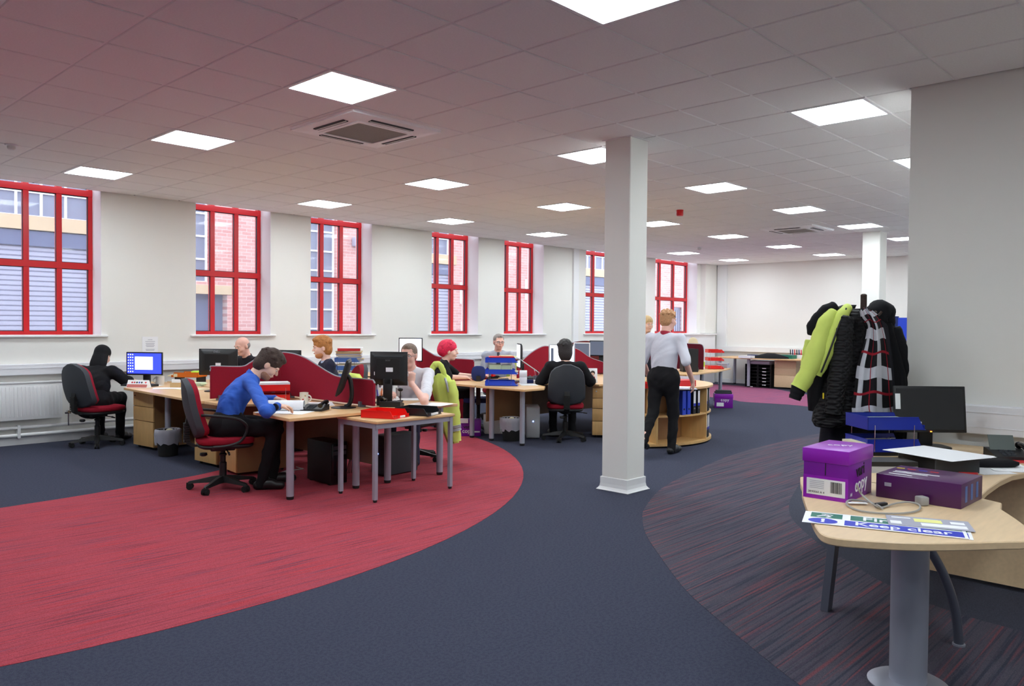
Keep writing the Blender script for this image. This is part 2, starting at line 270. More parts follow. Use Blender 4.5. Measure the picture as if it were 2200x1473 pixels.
column(5.85, 4.092, 6.131, 4.374, 'column_1'); column(14.36, 4.79, 14.71, 5.09, 'column_2')
# ceiling: slab, grid, tiles
OX, OY, TS = 1.2113, 3.9293, .6
ceil_ = S('ceiling', MB().box(XL, YB, CEIL+.03, XF, YW-.0, CEIL+.06).box(XL, YW-.02, CEIL-.004, XF, YW, CEIL+.06), 'plenum')
LI = [-1, 3, 8, 12, 16, 20, 24, 28]; LJ = [-11, -7, -3, 1, 5, 9]
def inroom(x, y): return XL < x < XF and YB < y < YW and not (x > XR and y < YR)
lamps = {(i, j) for i in LI for j in LJ if inroom(OX+TS*(i+.5), OY+TS*(j+.5)) and not (i >= 8 and j < -3)}
CAS = [(4.13, 5.67), (13.2, 5.78)]
g = MB()
for i in range(-8, 32):
    x = OX+TS*i
    if XL < x < XF: g.box(x-.012, (YB if x < XR else YR), CEIL, x+.012, YW, CEIL+.03)
for j in range(-14, 13):
    y = OY+TS*j
    if YB < y < YW: g.box(XL, y-.012, CEIL+.0004, (XF if y > YR else XR), y+.012, CEIL+.03)
S('ceiling_grid', g, 'tile_grid', ceil_)
def proj(p):
    d = Vector(p)-EYE; z = d.dot(_f); return (1100+FPX*d.dot(_r)/z, 736.5-FPX*d.dot(_u)/z, z) if z > .2 else (-9e9, 0, z)
tiles = []
for i in range(-8, 32):
    for j in range(-14, 13):
        x0, y0, x1, y1 = OX+TS*i, OY+TS*j, OX+TS*(i+1), OY+TS*(j+1)
        c = ((x0+x1)/2, (y0+y1)/2)
        if (i, j) in lamps or not (inroom(*c) or inroom(x0+.1, y0+.1) or inroom(x1-.1, y1-.1)): continue
        if any(abs(c[0]-q[0]) < .42 and abs(c[1]-q[1]) < .42 for q in CAS): continue
        a = (max(x0, XL), max(y0, YB), min(x1, XF), min(y1, YW-.005))
        if x1 > XR and y1 < YR+.6: a = (a[0], a[1], min(a[2], XR), a[3]) if c[0] < XR and c[1] < YR else (a[0], max(a[1], YR) if c[0] > XR else a[1], a[2], a[3])
        if a[2]-a[0] < .05 or a[3]-a[1] < .05: continue
        p = proj((*c, CEIL)); vis = -90 < p[0] < 2290 and -90 < p[1] < 700 and p[2] > 0
        tiles.append((0 if vis else 1, p[2] if vis else 99, a))
tiles.sort(key=lambda t: (t[0], t[1]))
def tile_mb(a, M0=None):
    g = .0085; x0, y0, x1, y1 = a[0]+g, a[1]+g, a[2]-g, a[3]-g; e = .005; z = CEIL-.007
    return MB().rings([[(x0+e, y0+e, z), (x1-e, y0+e, z), (x1-e, y1-e, z), (x0+e, y1-e, z)], [(x0, y0, z+e), (x1, y0, z+e), (x1, y1, z+e), (x0, y1, z+e)], [(x0, y0, CEIL+.02), (x1, y0, CEIL+.02), (x1, y1, CEIL+.02), (x0, y1, CEIL+.02)]])
full = mesh('ceiling_tile', tile_mb((0, 0, TS, TS)), 'tile', False)
rest = MB(); n = 0
for v, d, a in tiles:
    if v == 0 and n < 299:
        n += 1
        if abs(a[2]-a[0]-TS) < 1e-4 and abs(a[3]-a[1]-TS) < 1e-4: link('ceiling_tile', full, ceil_, (a[0], a[1], 0))
        else: S('ceiling_tile', tile_mb(a), 'tile', ceil_, False)
    else: q = tile_mb(a); rest.add(q.v, q.f)
o = S('ceiling_tile_field', rest, 'tile', ceil_); o['kind'] = 'stuff'
# ceiling light panels
rows = {9: 'row nearest the windows', 5: 'second row from the windows', 1: 'third row from the windows', -3: 'fourth row from the windows', -7: 'fifth row from the windows', -11: 'row farthest from the windows'}
ords = ['first', 'second', 'third', 'fourth', 'fifth', 'sixth', 'seventh', 'eighth']
fm = MB(); h = .298; hi = .272
for a in ((-h, -h, h, -hi), (-h, hi, h, h), (-h, -hi, -hi, hi), (hi, -hi, h, hi)): fm.box(a[0], a[1], -.012, a[2], a[3], .02)
fm = mesh('frame', fm, 'lamp_frame', False); dm = mesh('diffuser', MB().box(-hi, -hi, -.006, hi, hi, .004), 'lamp_glow', False)
for j in LJ:
    for k, i in enumerate([i for i in LI if (i, j) in lamps]):
        t = thing('ceiling_light', 'square white ceiling light panel, %s along the %s' % (ords[k], rows[j]), 'ceiling light', (OX+TS*(i+.5), OY+TS*(j+.5), CEIL), 0, 'recessed ceiling light panels')
        link('frame', fm, t); link('diffuser', dm, t)
# air conditioning cassettes
for (x, y), lb in zip(CAS, ('white square air conditioning cassette behind the brightest light panel', 'white square air conditioning cassette far back between rows of lights')):
    t = thing('air_conditioner', lb, 'air conditioner', (x, y, CEIL), 0, 'ceiling air conditioning cassettes')
    rg = []
    for hw, z in ((.475, .004), (.475, -.012), (.44, -.03), (.30, -.045), (.275, -.040), (.275, -.03)): rg.append([(px_, py_, z) for px_, py_ in rrect(2*hw, 2*hw, .04, 4)])
    obj('casing', MB().rings(rg, False).box(-.46, -.46, -.03, .46, .46, -.004), 'casing_white', t)
    obj('grille_frame', MB().rings([[(a, b, z) for a, b in rrect(2*w_, 2*w_, .02, 3)] for w_, z in ((.295, -.040), (.295, -.050), (.262, -.050), (.262, -.040))], False), 'casing_white', t)
    obj('intake_grille', MB().box(-.262, -.262, -.043, .262, .262, -.028), 'grille', t, False)
    for k in range(4):
        Mx = rot(k*math.pi/2)
        obj('air_slot', MB().box(-.22, .335, -.0455, .22, .385, -.026, Mx), 'louvre', t, False)
        obj('louvre_blade', MB().box(-.22, .352, -.048, .22, .366, -.036, Mx), 'plastic_offwhite', t, False)
for x, y in CAS:
    i0 = round((x-.6-OX)/TS); j0 = round((y-.6-OY)/TS); a = [OX+TS*k for k in (i0, i0+2)]+[OY+TS*k for k in (j0, j0+2)]; q = .45; z0, z1 = CEIL-.007, CEIL+.02; e = .009
    for bx in ((a[0]+e, a[2]+e, a[1]-e, y-q), (a[0]+e, y+q, a[1]-e, a[3]-e), (a[0]+e, y-q, x-q, y+q), (x+q, y-q, a[1]-e, y+q)): S('filler_strip', MB().box(bx[0], bx[1], z0, bx[2], bx[3], z1), 'tile', ceil_)
# detectors
t = thing('smoke_detector', 'white smoke detector on the ceiling near the left window', 'smoke detector', (2.22, 8.73, CEIL-.007))
obj('base', MB().lathe([(0, .006), (.055, .006), (.055, -.012), (.048, -.016), (0, -.016)]), 'plastic_white', t); obj('sensor', MB().lathe([(0, -.014), (.036, -.014), (.034, -.04), (.022, -.05), (0, -.05)]), 'plastic_offwhite', t)
t = thing('smoke_detector', 'small white smoke detector on the ceiling near the far windows', 'smoke detector', (14.92, 8.64, CEIL-.007))
obj('base', MB().lathe([(0, .006), (.06, .006), (.06, -.012), (.05, -.018), (0, -.018)]), 'plastic_white', t); obj('sensor', MB().lathe([(0, -.016), (.045, -.016), (.042, -.05), (.026, -.06), (0, -.06)]), 'plastic_offwhite', t)
t = thing('alarm_sounder', 'red fire alarm sounder on the ceiling behind the column', 'alarm', (10.02, 6.13, CEIL-.007))
obj('base', MB().lathe([(0, .006), (.05, .006), (.05, -.02), (0, -.02)]), 'window_red', t); obj('horn', MB().lathe([(0, -.018), (.046, -.018), (.05, -.06), (.044, -.085), (0, -.085)]), 'window_red', t)
# radiator and pipes
t = thing('radiator', 'white panel radiator under the leftmost window', 'radiator', (2.2, YW-.10, 0))
pb = MB(); pb.box(0, -.02, .31, 1.10, .0, .755, b=.006); obj('panel', pb, 'gloss_white', t)
obj('top_grille', MB().box(0, -.03, .752, 1.105, .03, .775, b=.006), 'gloss_white', t)
for k in range(26): obj('flute', MB().loft([((.03+k*.0415, -.02, .345), .004), ((.03+k*.0415, -.02, .36), .009), ((.03+k*.0415, -.02, .70), .009), ((.03+k*.0415, -.02, .715), .004)], 6), 'gloss_white', t)
for x in (.1, .96): obj('bracket', MB().box(x, 0, .35, x+.04, .09, .7), 'gloss_white', t)
obj('valve', MB().cyl((1.13, .0, .36), (1.20, .0, .36), .012).cyl((1.17, -.03, .375), (1.17, .03, .375), .017).cyl((1.17, 0, .37), (1.17, 0, .2), .008), 'chrome', t)
t = thing('heating_pipes', 'pair of white heating pipes running low along the window wall', 'pipe', (0, YW-.06, 0))
for z, r in ((.215, .021), (.122, .021)): obj('pipe', MB().cyl((XL+.05, 0, z), (16.35, 0, z), r, n=10), 'gloss_white', t)
for x in (2.83, 5.2, 8, 11, 14): obj('pipe_clip', MB().box(x-.015, -.03, .09, x+.015, .05, .245), 'gloss_white', t)
# notice on the wall
t = thing('wall_notice', 'white typed notice taped to the wall above the blue computer screen', 'notice', (4.42, YW-.004, 1.16))
obj('sheet', MB().box(-.105, -.002, -.15, .105, .002, .15), 'paper', t, False)
for k, (w_, z) in enumerate([(.06, .11), (.13, .085), (.12, .06), (.11, .045), (.12, .03), (.10, .015), (.12, -.02), (.11, -.035)]): obj('print_line', MB().box(-w_/2, -.003, z-.003, w_/2, -.0018, z+.003), 'print_grey', t, False)
# ------------------------------------------------------------ the yard outside
YF = 17.
S('ground', MB().box(-10, YG+.3, -.3, 45, YF+.2, -.1), 'tarmac')
def fx(px_): return aty(px_, 600, YF).x
BAY = []   # opening, x0 x1 z0 z1 kind
BAY.append((fx(-140), fx(196), -.1, 3.25, 'shutter')); BAY.append((7.0, fx(488), -.1, 2.15, 'door')); BAY.append((fx(655), fx(722), .9, 4.3, 'glazing'))
BAY.append((fx(915), fx(968), -.1, 3.25, 'shutter')); BAY.append((fx(1250), fx(1345), -.1, 3.25, 'shutter')); BAY.append((fx(1446), fx(1471), -.1, 2.3, 'gate'))
UP = [(fx(-140), fx(196), 3.52, 4.45), (7.0, fx(449), 2.42, 4.45), (fx(915), fx(968), 3.52, 4.45), (fx(1250), fx(1345), 3.52, 4.45)]
fc = MB(); cuts = sorted(set([-8., 44.]+[v for b in BAY for v in b[:2]]+[v for u in UP for v in u[:2]]))
for a, b in zip(cuts, cuts[1:]):
    m = (a+b)/2; hol = sorted([(o[2], o[3]) for o in BAY if o[0] < m < o[1]]+[(o[2], o[3]) for o in UP if o[0] < m < o[1]]); z = -.1
    for z0, z1 in hol:
        if z0 > z: fc.box(a, YF, z, b, YF+.35, z0)
        z = z1
    if z < 4.7: fc.box(a, YF, z, b, YF+.35, 4.7)
t = thing('warehouse', 'pale brick warehouse across the yard, seen through the windows', 'building', (0, 0, 0))
obj('brick_wall', fc, 'brick', t, False)
for b in BAY:
    if b[4] == 'shutter':
        sh = MB(); z = b[2]; n = int((b[3]-z)/.095); prof = []
        for k in range(n): prof += [(.10, z+k*.095), (.07, z+k*.095+.02), (.07, z+k*.095+.075), (.10, z+k*.095+.093)]
        vs = []; 
        for y, zz in prof: vs += [(b[0], YF+y, zz), (b[1], YF+y, zz)]
        fs = [(2*k, 2*k+1, 2*k+3, 2*k+2) for k in range(len(prof)-1)]
        sh.add(vs, fs).box(b[0], YF+.12, z, b[1], YF+.16, b[3]); obj('roller_shutter', sh, 'shutter', t, False)
        obj('shutter_housing', MB().box(b[0], YF+.01, b[3]-.3, b[1], YF+.12, b[3]-.02), 'door_blue', t, False)
        obj('lintel', MB().box(b[0]-.2, YF-.04, b[3], b[1]+.2, YF+.1, b[3]+.26), 'concrete', t, False)
    elif b[4] == 'door':
        obj('lintel', MB().box(b[0]-.2, YF-.03, b[3], b[1]+.25, YF+.1, b[3]+.2), 'concrete', t, False)
        obj('doorway', MB().box(b[0], YF+.22, b[2], b[1], YF+.3, b[3]), 'door_blue', t, False)
    elif b[4] == 'gate':
        obj('doorway', MB().box(b[0], YF+.22, b[2], b[1], YF+.3, b[3]), 'shutter', t, False)
        for k in range(6): x = b[0]+(b[1]-b[0])*(k+.5)/6; obj('gate_bar', MB().box(x-.012, YF-.03, -.1, x+.012, YF, 2.2), 'door_blue', t, False)
for u in UP+[b[:4] for b in BAY if b[4] == 'glazing']:
    obj('window_glass', MB().box(u[0], YF+.14, u[2], u[1], YF+.16, u[3]), 'facade_glass', t, False)
    nx = max(2, round((u[1]-u[0])/.42)); nz = max(2, round((u[3]-u[2])/.52))
    for k in range(nx+1): x = u[0]+(u[1]-u[0])*k/nx; e = .035 if k in (0, nx) else .02; obj('glazing_bar', MB().box(x-e, YF+.09, u[2], x+e, YF+.14, u[3]), 'white_paint', t, False)
    for k in range(nz+1): z = u[2]+(u[3]-u[2])*k/nz; obj('glazing_bar', MB().box(u[0], YF+.095, z-.02, u[1], YF+.14, z+.02), 'white_paint', t, False)
p = aty(762, 520, YF); obj('wall_lamp', MB().box(p.x-.1, YF-.16, p.z-.12, p.x+.12, YF, p.z+.12, b=.03), 'shutter', t)
for nm, a, b in (('yard_sign', (988, 606), (996, 652)), ('yard_sign', (990, 690), (997, 716)), ('yard_sign', (1128, 600), (1137, 644))):
    A = aty(*a, YF); B = aty(*b, YF); obj(nm, MB().box(A.x, YF-.03, B.z, B.x, YF, A.z), 'sign_white', t, False)
A = aty(1133, 616, YF); obj('sign_panel', MB().box(A.x, YF-.035, A.z-.3, A.x+.15, YF-.03, A.z), 'sign_cyan', t, False)
# ------------------------------------------------------------ furniture builders
def chair_proto(arms=False):
    t = thing('office_chair', '', 'chair')                     # faces +X, origin under the gas column
    def backsurf(scale, xo, bow):
        pts = []
        for i in range(13):
            v = i/12; zz = .475+.535*v; w = .245*(1-.22*max(0, v-.35)**1.6*2.0)*min(1, (math.sin(math.pi*min(v, .18)/.36))**.5 if v < .18 else 1)*(math.sqrt(max(0, 1-((v-.72)/.28)**2.6)) if v > .72 else 1)
            w = max(w, .05)*scale; row = []
            for k in range(13):
                u = -1+2*k/12; y = u*w; row.append((-.225-.10*(v-.25)-.035*math.sin(v*3.0)+xo+bow*(u*w/.25)**2, y, .745+(zz-.745)*scale))
            pts.append(row)
        return pts
    def shell(A, B):
        n, m = len(A), len(A[0]); vs = [p for r in A for p in r]+[p for r in B for p in r]; o = n*m; fs = []
        for i in range(n-1):
            for k in range(m-1):
                a = i*m+k; fs += [(a, a+1, a+m+1, a+m), (o+a, o+a+m, o+a+m+1, o+a+1)]
        loop = [k for k in range(m)]+[i*m+m-1 for i in range(1, n)]+[(n-1)*m+k for k in range(m-2, -1, -1)]+[i*m for i in range(n-2, 0, -1)]
        for a, b in zip(loop, loop[1:]+loop[:1]): fs.append((a, o+a, o+b, b))
        return MB().add(vs, fs)
    obj('backrest_shell', shell(backsurf(.97, -.045, .05), backsurf(1.0, .0, .06)), 'charcoal', t, ang=1.0)
    obj('backrest_cushion', shell(backsurf(1.0, .0, .06), backsurf(.93, .055, .05)), 'fabric_red', t, ang=1.0)
    bar = MB(); rg = []
    for x, z in ((-.10, .40), (-.24, .40), (-.29, .43), (-.305, .50), (-.30, .60), (-.29, .66)):
        rg.append([(x, y, z+dz) for y, dz in ((-.035, -.0), (.035, 0), (.03, .02), (-.03, .02))] if x == -.10 else [(x-.018, -.035, z), (x-.018, .035, z), (x+.018, .03, z+.008), (x+.018, -.03, z+.008)])
    bar.rings(rg)
    for k in range(9): bar.box(-.33, -.04, .44+k*.02, -.282, .04, .452+k*.02)
    obj('back_bar', bar, 'rubber', t)
    def pad(z0, z1, s):
        P = smooth_poly([(.245*s, .16*s), (.25*s, -.16*s), (.14*s, -.235*s), (-.14*s, -.225*s), (-.22*s, -.12*s), (-.22*s, .12*s), (-.14*s, .225*s), (.14*s, .235*s)], 4)
        b = .018; q = lambda k: [(x*k, y*k) for x, y in P]
        R = [[(x, y, z) for x, y in q(k)] for k, z in ((.90, z0), (.97, z0+b*.4), (1, z0+b), (1, z1-b), (.97, z1-b*.4), (.88, z1), (.5, z1+.004))]
        return MB().rings(R)
    obj('seat_cushion', pad(.425, .49, 1.0), 'fabric_red', t, ang=1.0); obj('seat_shell', pad(.39, .432, .97), 'black', t, ang=1.0)
    obj('mechanism', MB().box(-.11, -.06, .352, .10, .06, .392, b=.01), 'black', t)
    obj('lever', MB().cyl((.02, -.05, .37), (.02, -.24, .36), .006).cyl((.02, -.24, .36), (.02, -.29, .352), .011, .008), 'black', t)
    obj('tilt_knob', MB().lathe([(0, -.03), (.02, -.03), (.034, -.02), (.03, 0), (0, 0)], 12, (-.16, .05, .33)), 'black', t)
    obj('gas_column', MB().lathe([(0, .09), (.032, .09), (.032, .24), (.024, .25), (.024, .30), (.034, .31), (.034, .32), (.02, .33), (.02, .36), (0, .36)], 14), 'black', t)
    for k in range(5):
        a = 2*math.pi*k/5+.3; d = Vector((math.cos(a), math.sin(a), 0)); p = Vector((-d.y, d.x, 0)); rg = []
        for s, w, z0, z1 in ((.02, .032, .065, .125), (.10, .028, .065, .115), (.22, .022, .06, .088), (.285, .02, .055, .078), (.30, .012, .058, .072)):
            c = d*s; rg.append([c-p*w+Vector((0, 0, z0)), c+p*w+Vector((0, 0, z0)), c+p*w*.6+Vector((0, 0, z1)), c-p*w*.6+Vector((0, 0, z1))])
        lg = obj('base_leg', MB().rings(rg), 'black', t, ang=.9)
        w = d*.285; cb = MB()
        for sgn in (-1, 1):
            q = w+p*sgn*.016; cb.cyl(q-p*.011, q+p*.011, .0275, n=14)
        cb.v = [(x, y, z+.0275) for x, y, z in cb.v]; cb.box(-.02, -.012, .03, .03, .012, .062, rot(a, w))
        obj('caster', cb, 'black_matt', lg)
    if arms:
        for s in (-1, 1):
            pts = smooth_poly([(-.10, s*.20, .405), (-.10, s*.27, .42), (.02, s*.285, .43), (.12, s*.285, .47), (.17, s*.285, .58), (.10, s*.285, .655), (-.04, s*.285, .685), (-.16, s*.28, .70), (-.20, s*.25, .70)], 5, False)
            obj('armrest', MB().tube(pts, .013, 8), 'black', t)
    return t
_first = {}
def chair(loc, rz, label, arms=False):
    if arms not in _first: t = _first[arms] = chair_proto(arms); t.location = (loc[0], loc[1], .0023); t.rotation_euler = (0, 0, rz); t['label'] = label
    else: t = dup(_first[arms], (loc[0], loc[1], .0023), rz, label)
    t['group'] = 'office chairs at the desks'; return t
DZ = .725
def desk(label, poly, legs, modesty=None, mat='wood', z=DZ, th=.026, legr=.033, legmat='steel', name='office_desk', extra=None):
    x0, y0 = poly[0]; t = thing(name, label, 'desk', (x0, y0, 0)); L = lambda p: (p[0]-x0, p[1]-y0)
    obj('desk_top', MB().prism([L(p) for p in poly], z-th, z, b=.003), [mat], t, ang=.4)
    for q in legs:
        a, b = L(q); lg = obj('leg', MB().cyl((a, b, .03), (a, b, z-th), legr, n=18), legmat, t)
        obj('foot', MB().lathe([(0, .003), (legr*.85, .003), (legr*.95, .01), (legr*.95, .03), (0, .03)], 16, (a, b, 0)), 'rubber', lg)
    for m in modesty or []:
        (ax, ay), (bx, by), z0, z1, mt = m; a, b = Vector(L((ax, ay))), Vector(L((bx, by))); d = (b-a).normalized(); n = Vector((-d.y, d.x))*.009
        obj('modesty_panel', MB().prism([tuple(a-n), tuple(b-n), tuple(b+n), tuple(a+n)], z0, z1), mt, t, False)
    return t
def pedestal(loc, rz, label, w=.42, d=.55, h=.69, drawers=(.30, .17, .17), mat='ped_wood'):
    t = thing('pedestal', label, 'drawer unit', (loc[0], loc[1], .0023), rz, 'drawer pedestals')       # drawer fronts face local -X
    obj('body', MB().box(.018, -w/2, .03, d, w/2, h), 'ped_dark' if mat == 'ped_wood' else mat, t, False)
    z = .035
    for i, dh in enumerate(drawers):
        dr = obj('drawer', MB().box(0, -w/2, z, .0175, w/2, z+dh-.008, b=.002), mat, t)
        if i == len(drawers)-1: obj('lock', MB().cyl((-.008, w/2-.05, z+dh-.05), (0, w/2-.05, z+dh-.05), .009, n=10), 'chrome', dr)
        z += dh
    obj('top', MB().box(0, -w/2, z, .0175, w/2, h), mat, t, False)
    for a in (.05, d-.05):
        for b in (-w/2+.05, w/2-.05): obj('caster', MB().cyl((a, b-.01, .016), (a, b+.01, .016), .014, n=10).box(a-.008, b-.008, .018, a+.008, b+.008, .03), 'rubber', t)
    return t
def screen_panel(label, prof, p0, p1, mat='fabric_burgundy', th=.028, z0=.76, feet=True):
    # prof: (distance along, top height); the wavy fabric desk divider between p0 and p1
    a, b = Vector(p0), Vector(p1); d = (b-a).normalized(); n = Vector((-d.y, d.x)); L = (b-a).length
    t = thing('desk_screen', label, 'desk divider', (a.x, a.y, 0), math.atan2(d.y, d.x))
    P = [(x*L, h) for x, h in prof]; top = smooth_poly(P, 6, False)
    r = .02
    def loop(e): return [(e, z0+e), (L-e, z0+e)]+[(min(max(x, e), L-e), h-e) for x, h in top[::-1]]
    R = [[(x, y, z) for x, z in loop(e)] for y, e in ((-th/2, .006), (-th/2+.006, 0), (th/2-.006, 0), (th/2, .006))]
    obj('panel', MB().rings(R), mat, t, ang=.5)
    ed = [(x, 0, h+.001) for x, h in top]; obj('edge_trim', MB().tube(ed, .0085, 6), 'trim_grey', t)
    if feet:
        for x in (.12*L, .88*L): obj('bracket', MB().box(x-.02, -.03, DZ, x+.02, .03, z0+.03), 'steel_dark', t, False)
    return t
def monitor(label, loc, rz, w=.5, h=.31, tilt=0, zc=None, scr='screen_off', frame='black', thick=.035, stand='foot', vent=True, z=DZ, bez=.016):
    # screen faces local +X
    t = thing('monitor', label, 'monitor', (loc[0], loc[1], z), rz); zc = zc or .12+h/2; Mt = rot(0, (0, 0, zc), ry=-tilt)
    b = MB(); b.box(-.018, -w/2, -h/2, .0, w/2, h/2, Mt, b=.004); rg = []
    for x, s in ((-.016, .96), (-.03, .90), (-thick-.012, .62), (-thick-.012, .60)): rg.append([Mt @ Vector((x, y*s, zz*s)) for y, zz in rrect(w, h, .02, 3)])
    b.rings(rg); hs = obj('housing', b, frame, t)
    obj('screen', MB().box(-.001, -w/2+bez, -h/2+bez*1.2, .0016, w/2-bez, h/2-bez, Mt), scr, t, False)
    if stand == 'foot':
        zs = zc-h*.30; obj('stand', MB().box(-.075, -.045, .012, -.045, .045, zs, b=.006).box(-.075, -.03, zs-.05, -.02, .03, zs), frame, t)
        obj('stand_base', MB().prism(rrect(.20, .26, .05, 4, -.03), 0, .014, b=.004), frame, t)
    else:
        pts = smooth_poly([(-.02, 0, .012), (-.06, 0, .03), (-.085, 0, .12), (-.07, 0, zc-.03), (-.035, 0, zc+.02)], 5, False)
        obj('stand', MB().loft([(p, .02) for p in pts], 8), frame, t)
        obj('stand_base', MB().lathe([(0, 0), (.115, 0), (.115, .006), (.06, .014), (0, .016)], 24, (-.01, 0, 0)), frame, t)
    return t, Mt
def tray(mat, parent, z=0, w=.25, d=.34, h=.062, name='tray', front=.04):
    # letter tray: open front at +X, low lip
    b = MB(); th = .003; b.box(-d/2, -w/2, z, d/2, w/2, z+th); b.box(-d/2, -w/2, z, -d/2+th, w/2, z+h)
    for s in (-1, 1):
        y0, y1 = (w/2-th, w/2) if s > 0 else (-w/2, -w/2+th); prof = [(-d/2, z), (d/2-.01, z), (d/2-.05, z+h), (-d/2, z+h)]
        b.rings([[(x, y0, zz) for x, zz in prof], [(x, y1, zz) for x, zz in prof]])
        b.box(-d/2, min(y0, y1)-.004*(s < 0), z+h-.005, d/2-.05, max(y0, y1)+.004*(s > 0), z+h)
    b.box(d/2-.012, -w/2, z, d/2-.009, -w/2+.06, z+.03).box(d/2-.012, w/2-.06, z, d/2-.009, w/2, z+.03)
    return obj(name, b, mat, parent, False)
def tray_stack(label, loc, rz, n, mat, gap=.095, z=DZ, w=.25, d=.34, h=.062, cat='letter tray', name='letter_tray_stack'):
    t = thing(name, label, cat, (loc[0], loc[1], z), rz)
    for k in range(n):
        tr = tray(mat, t, .004+k*gap, w, d, h)
    for sx in (-.13, .10):
        for sy in (-1, 1):
            if n > 1: obj('riser', MB().cyl((sx*d/.34, sy*(w/2+.0025), .01), (sx*d/.34, sy*(w/2+.0025), .004+(n-1)*gap+.03), .0025, n=6), 'chrome', t)
    return t
def sheets(name, label, loc, rz, n=1, w=.21, d=.297, mat='paper', z=DZ, th=.0006, jit=.01, group=None, cat='paper'):
    b = MB(); h = max(th*n, .0012)
    m = min(n, 6)
    for k in range(m): b.box(-w/2, -d/2, k*h/m, w/2, d/2, (k+1)*h/m, rot(random.uniform(-1, 1)*jit*3, (random.uniform(-jit, jit), random.uniform(-jit, jit), 0)))
    return obj(name, b, mat, None, False, (loc[0], loc[1], z+.0006), rz, label, cat, group)
def bin_(label, loc, h=.30, r=.135):
    t = thing('waste_bin', label, 'bin', (loc[0], loc[1], .0023))
    obj('bucket', MB().lathe([(0, .002), (r*.82, .002), (r, h), (r-.006, h), (r*.8-.006, .01), (0, .01)], 24), 'black_matt', t)
    n = 32; R = []
    for i, (rr, z) in enumerate(((r-.012, .2), (r-.008, h-.01), (r+.0, h+.012), (r+.014, h+.006), (r+.016, h-.05), (r+.012, h-.11), (r+.008, h-.15))):
        R.append([((rr+.006*math.sin(k*2.7+i)*min(i, 3)/2)*math.cos(2*math.pi*k/n), (rr+.006*math.sin(k*2.7+i)*min(i, 3)/2)*math.sin(2*math.pi*k/n), z+(.02*math.sin(k*1.9)+.012*math.sin(k*4.1))*(i > 4)) for k in range(n)])
    obj('bin_liner', MB().rings(R, False), 'bag_clear', t, ang=1.4)
    obj('crumpled_paper', MB().sphere((.02, .01, h-.03), (.05, .045, .045), 7, 5), 'paper_cream', t, False); return t
def mug(label, loc, mat, z=DZ, rz=0, r=.042, h=.10, dots=False):
    t = thing('mug', label, 'mug', (loc[0], loc[1], z), rz)
    obj('cup', MB().lathe([(0, .0), (r*.86, 0), (r, .012), (r, h), (r-.004, h), (r-.006, .01), (0, .01)], 24), mat, t)
    obj('handle', MB().tube([(r-.004+.03*math.sin(a), 0, h*.5+.03*math.cos(a)) for a in [math.pi*k/8 for k in range(9)]], .006, 8), mat, t)
    if dots:
        for k in range(14):
            a = random.uniform(0, 6.28); zz = random.uniform(.02, h-.02); c = Vector((math.cos(a), math.sin(a), 0))
            obj('printed_dot', MB().cyl(c*(r-.001)+Vector((0, 0, zz)), c*(r+.0008)+Vector((0, 0, zz)), random.choice((.005, .008, .009)), n=9), random.choice(['ink_red', 'print_grey', 'ink_black', 'card_kraft']), t, False)
    return t
def pc_tower(label, loc, rz, mat='black', w=.18, d=.42, h=.40, led='led_blue'):
    t = thing('computer_tower', label, 'computer', (loc[0], loc[1], .0023), rz)
    obj('case', MB().box(-d/2, -w/2, .008, d/2, w/2, h, b=.008), mat, t)
    obj('front_panel', MB().box(d/2-.004, -w/2+.008, .02, d/2+.012, w/2-.008, h-.01, b=.005), 'black_gloss' if mat == 'black' else mat, t)
    for z in (h-.07, h-.12): obj('drive_bay', MB().box(d/2+.010, -w/2+.02, z, d/2+.014, w/2-.02, z+.035), mat if mat != 'black' else 'charcoal', t, False)
    obj('power_light', MB().cyl((d/2+.011, 0, h*.55), (d/2+.016, 0, h*.55), .008, n=10), led, t)
    for a in (-d/2+.05, d/2-.05): obj('foot', MB().box(a-.02, -w/2+.01, 0, a+.02, w/2-.01, .009), 'rubber', t, False)
    return t
def phone(label, loc, rz, z=DZ, up=True):
    t = thing('desk_phone', label, 'telephone', (loc[0], loc[1], z), rz)      # front towards -X
    rg = []
    for x, h in ((-.09, .02), (.06, .05), (.10, .05)): rg.append([(x, -.10, 0), (x, .10, 0), (x, .10, h), (x, -.10, h)])
    obj('base', MB().rings(rg), 'black', t, ang=.4)
    rg = [[(.02+dx, -.05, .045+dz), (.02+dx, .09, .045+dz), (.03+dx, .09, .045+dz), (.03+dx, -.05, .045+dz)] for dx, dz in (((0, 0), (.045, .085)) if up else ((0, -.012), (.05, .004)))]
    obj('display', MB().rings(rg), 'lcd', t, False)
    for i in range(4):
        for k in range(3): obj('key', MB().box(-.07+i*.022, -.02+k*.026, .022+i*.0055, -.055+i*.022, -.002+k*.026, .031+i*.0055), 'charcoal', t, False)
    hp = smooth_poly([(-.085, -.085, .05), (-.05, -.085, .062), (.03, -.085, .078), (.07, -.085, .07)], 5, False)
    obj('handset', MB().loft([(p, .022 if k in (0, 1, 2, len(hp)-1, len(hp)-2) else .015) for k, p in enumerate(hp)], 10), 'black_gloss', t)
    return t
def keyboard(label, loc, rz, z=DZ, mat='black', key='charcoal'):
    t = thing('keyboard', label, 'keyboard', (loc[0], loc[1], z), rz)
    rg = [[(x, -.22, 0), (x, .22, 0), (x, .22, h), (x, -.22, h)] for x, h in ((-.075, .012), (.075, .024))]; obj('tray', MB().rings(rg), mat, t, ang=.3)
    kb = MB()
    for r_ in range(5):
        for c in range(15): kb.box(-.062+r_*.026, -.21+c*.028, .013+r_*.002, -.04+r_*.026, -.187+c*.028, .022+r_*.002)
    o = obj('keys', kb, key, t, False); o['kind'] = 'stuff'; return t
